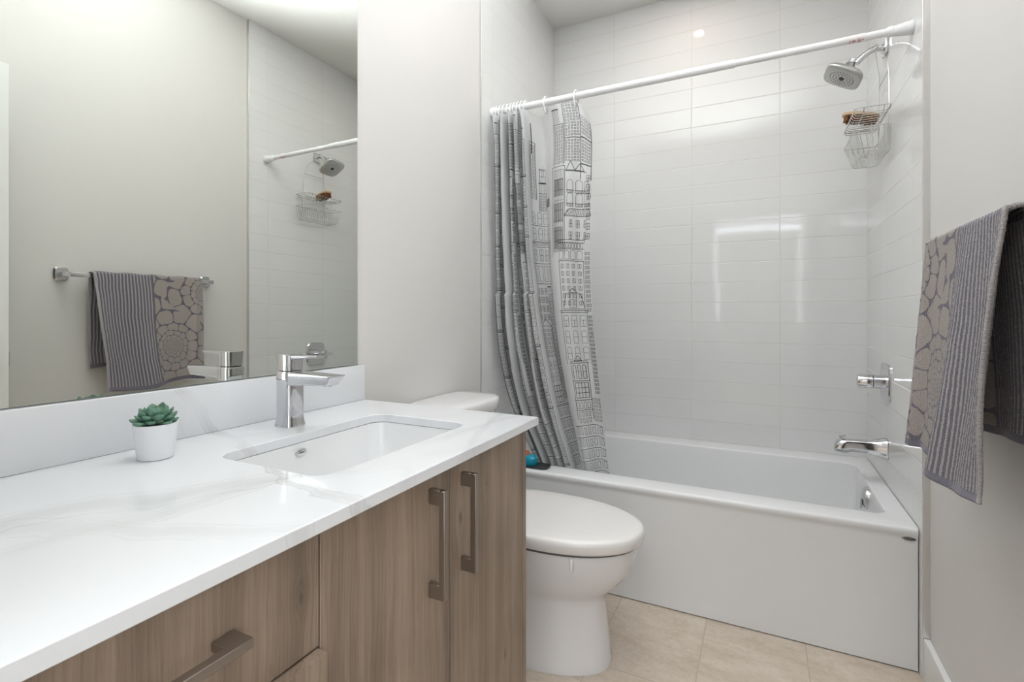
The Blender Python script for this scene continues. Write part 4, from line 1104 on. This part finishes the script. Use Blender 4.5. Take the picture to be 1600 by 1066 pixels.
def build_towel():
    NUt, NVt = 150, 300
    T = 0.0085
    def S_(s, l):
        """s 0..1 across (0 = near the camera), l metres along from the front hem"""
        # front sheet lies in front of the bar; near edge swings out, far edge curls
        yt0, yt1 = -0.806, -0.338
        yb0, yb1 = -0.762, -0.352
        arc = 0.04
        if l < TOWF:
            t = l / TOWF                      # 0 hem, 1 at bar
            y = (yb0 + (yb1 - yb0) * s) * (1 - t) + (yt0 + (yt1 - yt0) * s) * t
            z = BZ + 0.0135 - (TOWF - l)
            x = 1.462 - (1 - t) ** 1.25 * 0.034
            k = (1 - t) ** 0.8
            x += k * (0.009 * math.sin(s * 9.5 + 0.9) + 0.005 * math.sin(s * 21 + 2.0 + t * 2)) 
            # ridge near the far edge
            x -= 0.016 * math.exp(-((s - 0.90) / 0.035) ** 2) * (1 - t) ** 0.5
            x -= 0.010 * math.exp(-((s - 0.42) / 0.10) ** 2) * (1 - t)
            # near edge: turned outward and inward lower down
            x -= 0.020 * max(0, 1 - s / 0.12) ** 1.5 * (0.25 + 0.75 * math.sin(PI * min(1, (1 - t) * 1.1)))
            y += 0.012 * max(0, 1 - s / 0.3) * (1 - t) * -1 * 0 
            z += 0.010 * math.sin(s * 7.0 + 2.6) * (1 - t) + (-0.004 + 0.016 * (s - 0.5)) * (1 - t)
            y += 0.006 * math.sin(t * 7 + s * 3) * (1 - t)
            return Vector((x, y, z))
        if l < TOWF + arc:
            t = (l - TOWF) / arc; a_ = PI * (1 - t)
            y = yt0 + (yt1 - yt0) * s
            r = 0.0145
            return Vector((BX - 0.001 + r * 1.05 * math.cos(a_), y, BZ + 0.0105 + 0.0045 * math.sin(a_) ** 0.6 + 0.0022 * math.sin(s * 26) * math.sin(a_)))
        t = (l - TOWF - arc) / TOWB
        y = (yt0 + (yt1 - yt0) * s) + t * (0.012 * (1 - s) - 0.03 * s)
        x = 1.492 + 0.018 * math.sin(min(1, t * 1.2) * PI / 2) + t * (0.007 * math.sin(s * 15 + 1)) + t * 0.004
        z = BZ + 0.0135 - (l - TOWF - arc) + t * 0.006 * math.sin(s * 8)
        return Vector((x, y, z))
    us_ = np.linspace(0, 1, NUt); ls = np.linspace(0, TOWL, NVt)
    G = np.array([[S_(s, l) for s in us_] for l in ls])
    # keep thickness continuous
    tu, tv = np.gradient(G, axis=1), np.gradient(G, axis=0)
    N = np.cross(tu, tv); N /= np.linalg.norm(N, axis=2, keepdims=True)
    # smooth along
    rnd = np.random.rand(NVt, NUt, 1) - 0.5; rnd2 = np.random.rand(NVt, NUt, 1) - 0.5
    e = np.minimum(np.minimum(np.arange(NUt), NUt - 1 - np.arange(NUt)) / 3.0, 1)[None, :, None]
    e = np.sqrt(1 - (1 - e) ** 2); e = e * 0.75 + 0.25
    A = G + N * (T / 2 * e + rnd * 0.0012); Bk = G - N * (T / 2 * e + rnd2 * 0.0012)
    if (N[20, :, 0].mean() > 0): A, Bk = Bk, A
    V = np.concatenate([A.reshape(-1, 3), Bk.reshape(-1, 3)]); off = NUt * NVt
    i, j = np.meshgrid(np.arange(NUt - 1), np.arange(NVt - 1)); b = (j * NUt + i).ravel()
    f1 = np.stack([b, b + NUt, b + NUt + 1, b + 1], 1); f2 = np.stack([b, b + 1, b + NUt + 1, b + NUt], 1) + off
    fs = [f1, f2]
    r = np.arange(NVt - 1) * NUt; fs.append(np.stack([r, r + off, r + off + NUt, r + NUt], 1)); r2 = r + NUt - 1; fs.append(np.stack([r2, r2 + NUt, r2 + off + NUt, r2 + off], 1))
    c = np.arange(NUt - 1); fs.append(np.stack([c, c + 1, c + 1 + off, c + off], 1)); c2 = c + (NVt - 1) * NUt; fs.append(np.stack([c2, c2 + off, c2 + 1 + off, c2 + 1], 1))
    Fc = np.concatenate(fs)
    uv = np.stack(np.meshgrid(us_ * 0.470, ls), 2).reshape(-1, 2); uv = np.concatenate([uv, uv])
    loc = Vector((BX, -0.57, BZ)); me = bpy.data.meshes.new('hand_towel'); V = V - np.array(loc)
    me.vertices.add(len(V)); me.vertices.foreach_set('co', V.ravel()); me.loops.add(len(Fc) * 4); me.loops.foreach_set('vertex_index', Fc.ravel())
    me.polygons.add(len(Fc)); me.polygons.foreach_set('loop_start', np.arange(len(Fc)) * 4); me.polygons.foreach_set('use_smooth', np.ones(len(Fc), bool))
    me.update(calc_edges=True)
    lay = me.uv_layers.new(name='UVMap'); lay.data.foreach_set('uv', uv[Fc.ravel()].ravel())
    bm_ = B(); bm_.from_mesh(me); bmesh.ops.recalc_face_normals(bm_, faces=bm_.faces); bm_.to_mesh(me); bm_.free()
    me.materials.append(TOWEL)
    o_ = bpy.data.objects.new('hand_towel', me); COL.objects.link(o_); o_.location = loc; return o_
tw = build_towel()
props(tw, 'grey and purple terry towel, stripes and flower pattern, draped over the towel bar', 'towel')
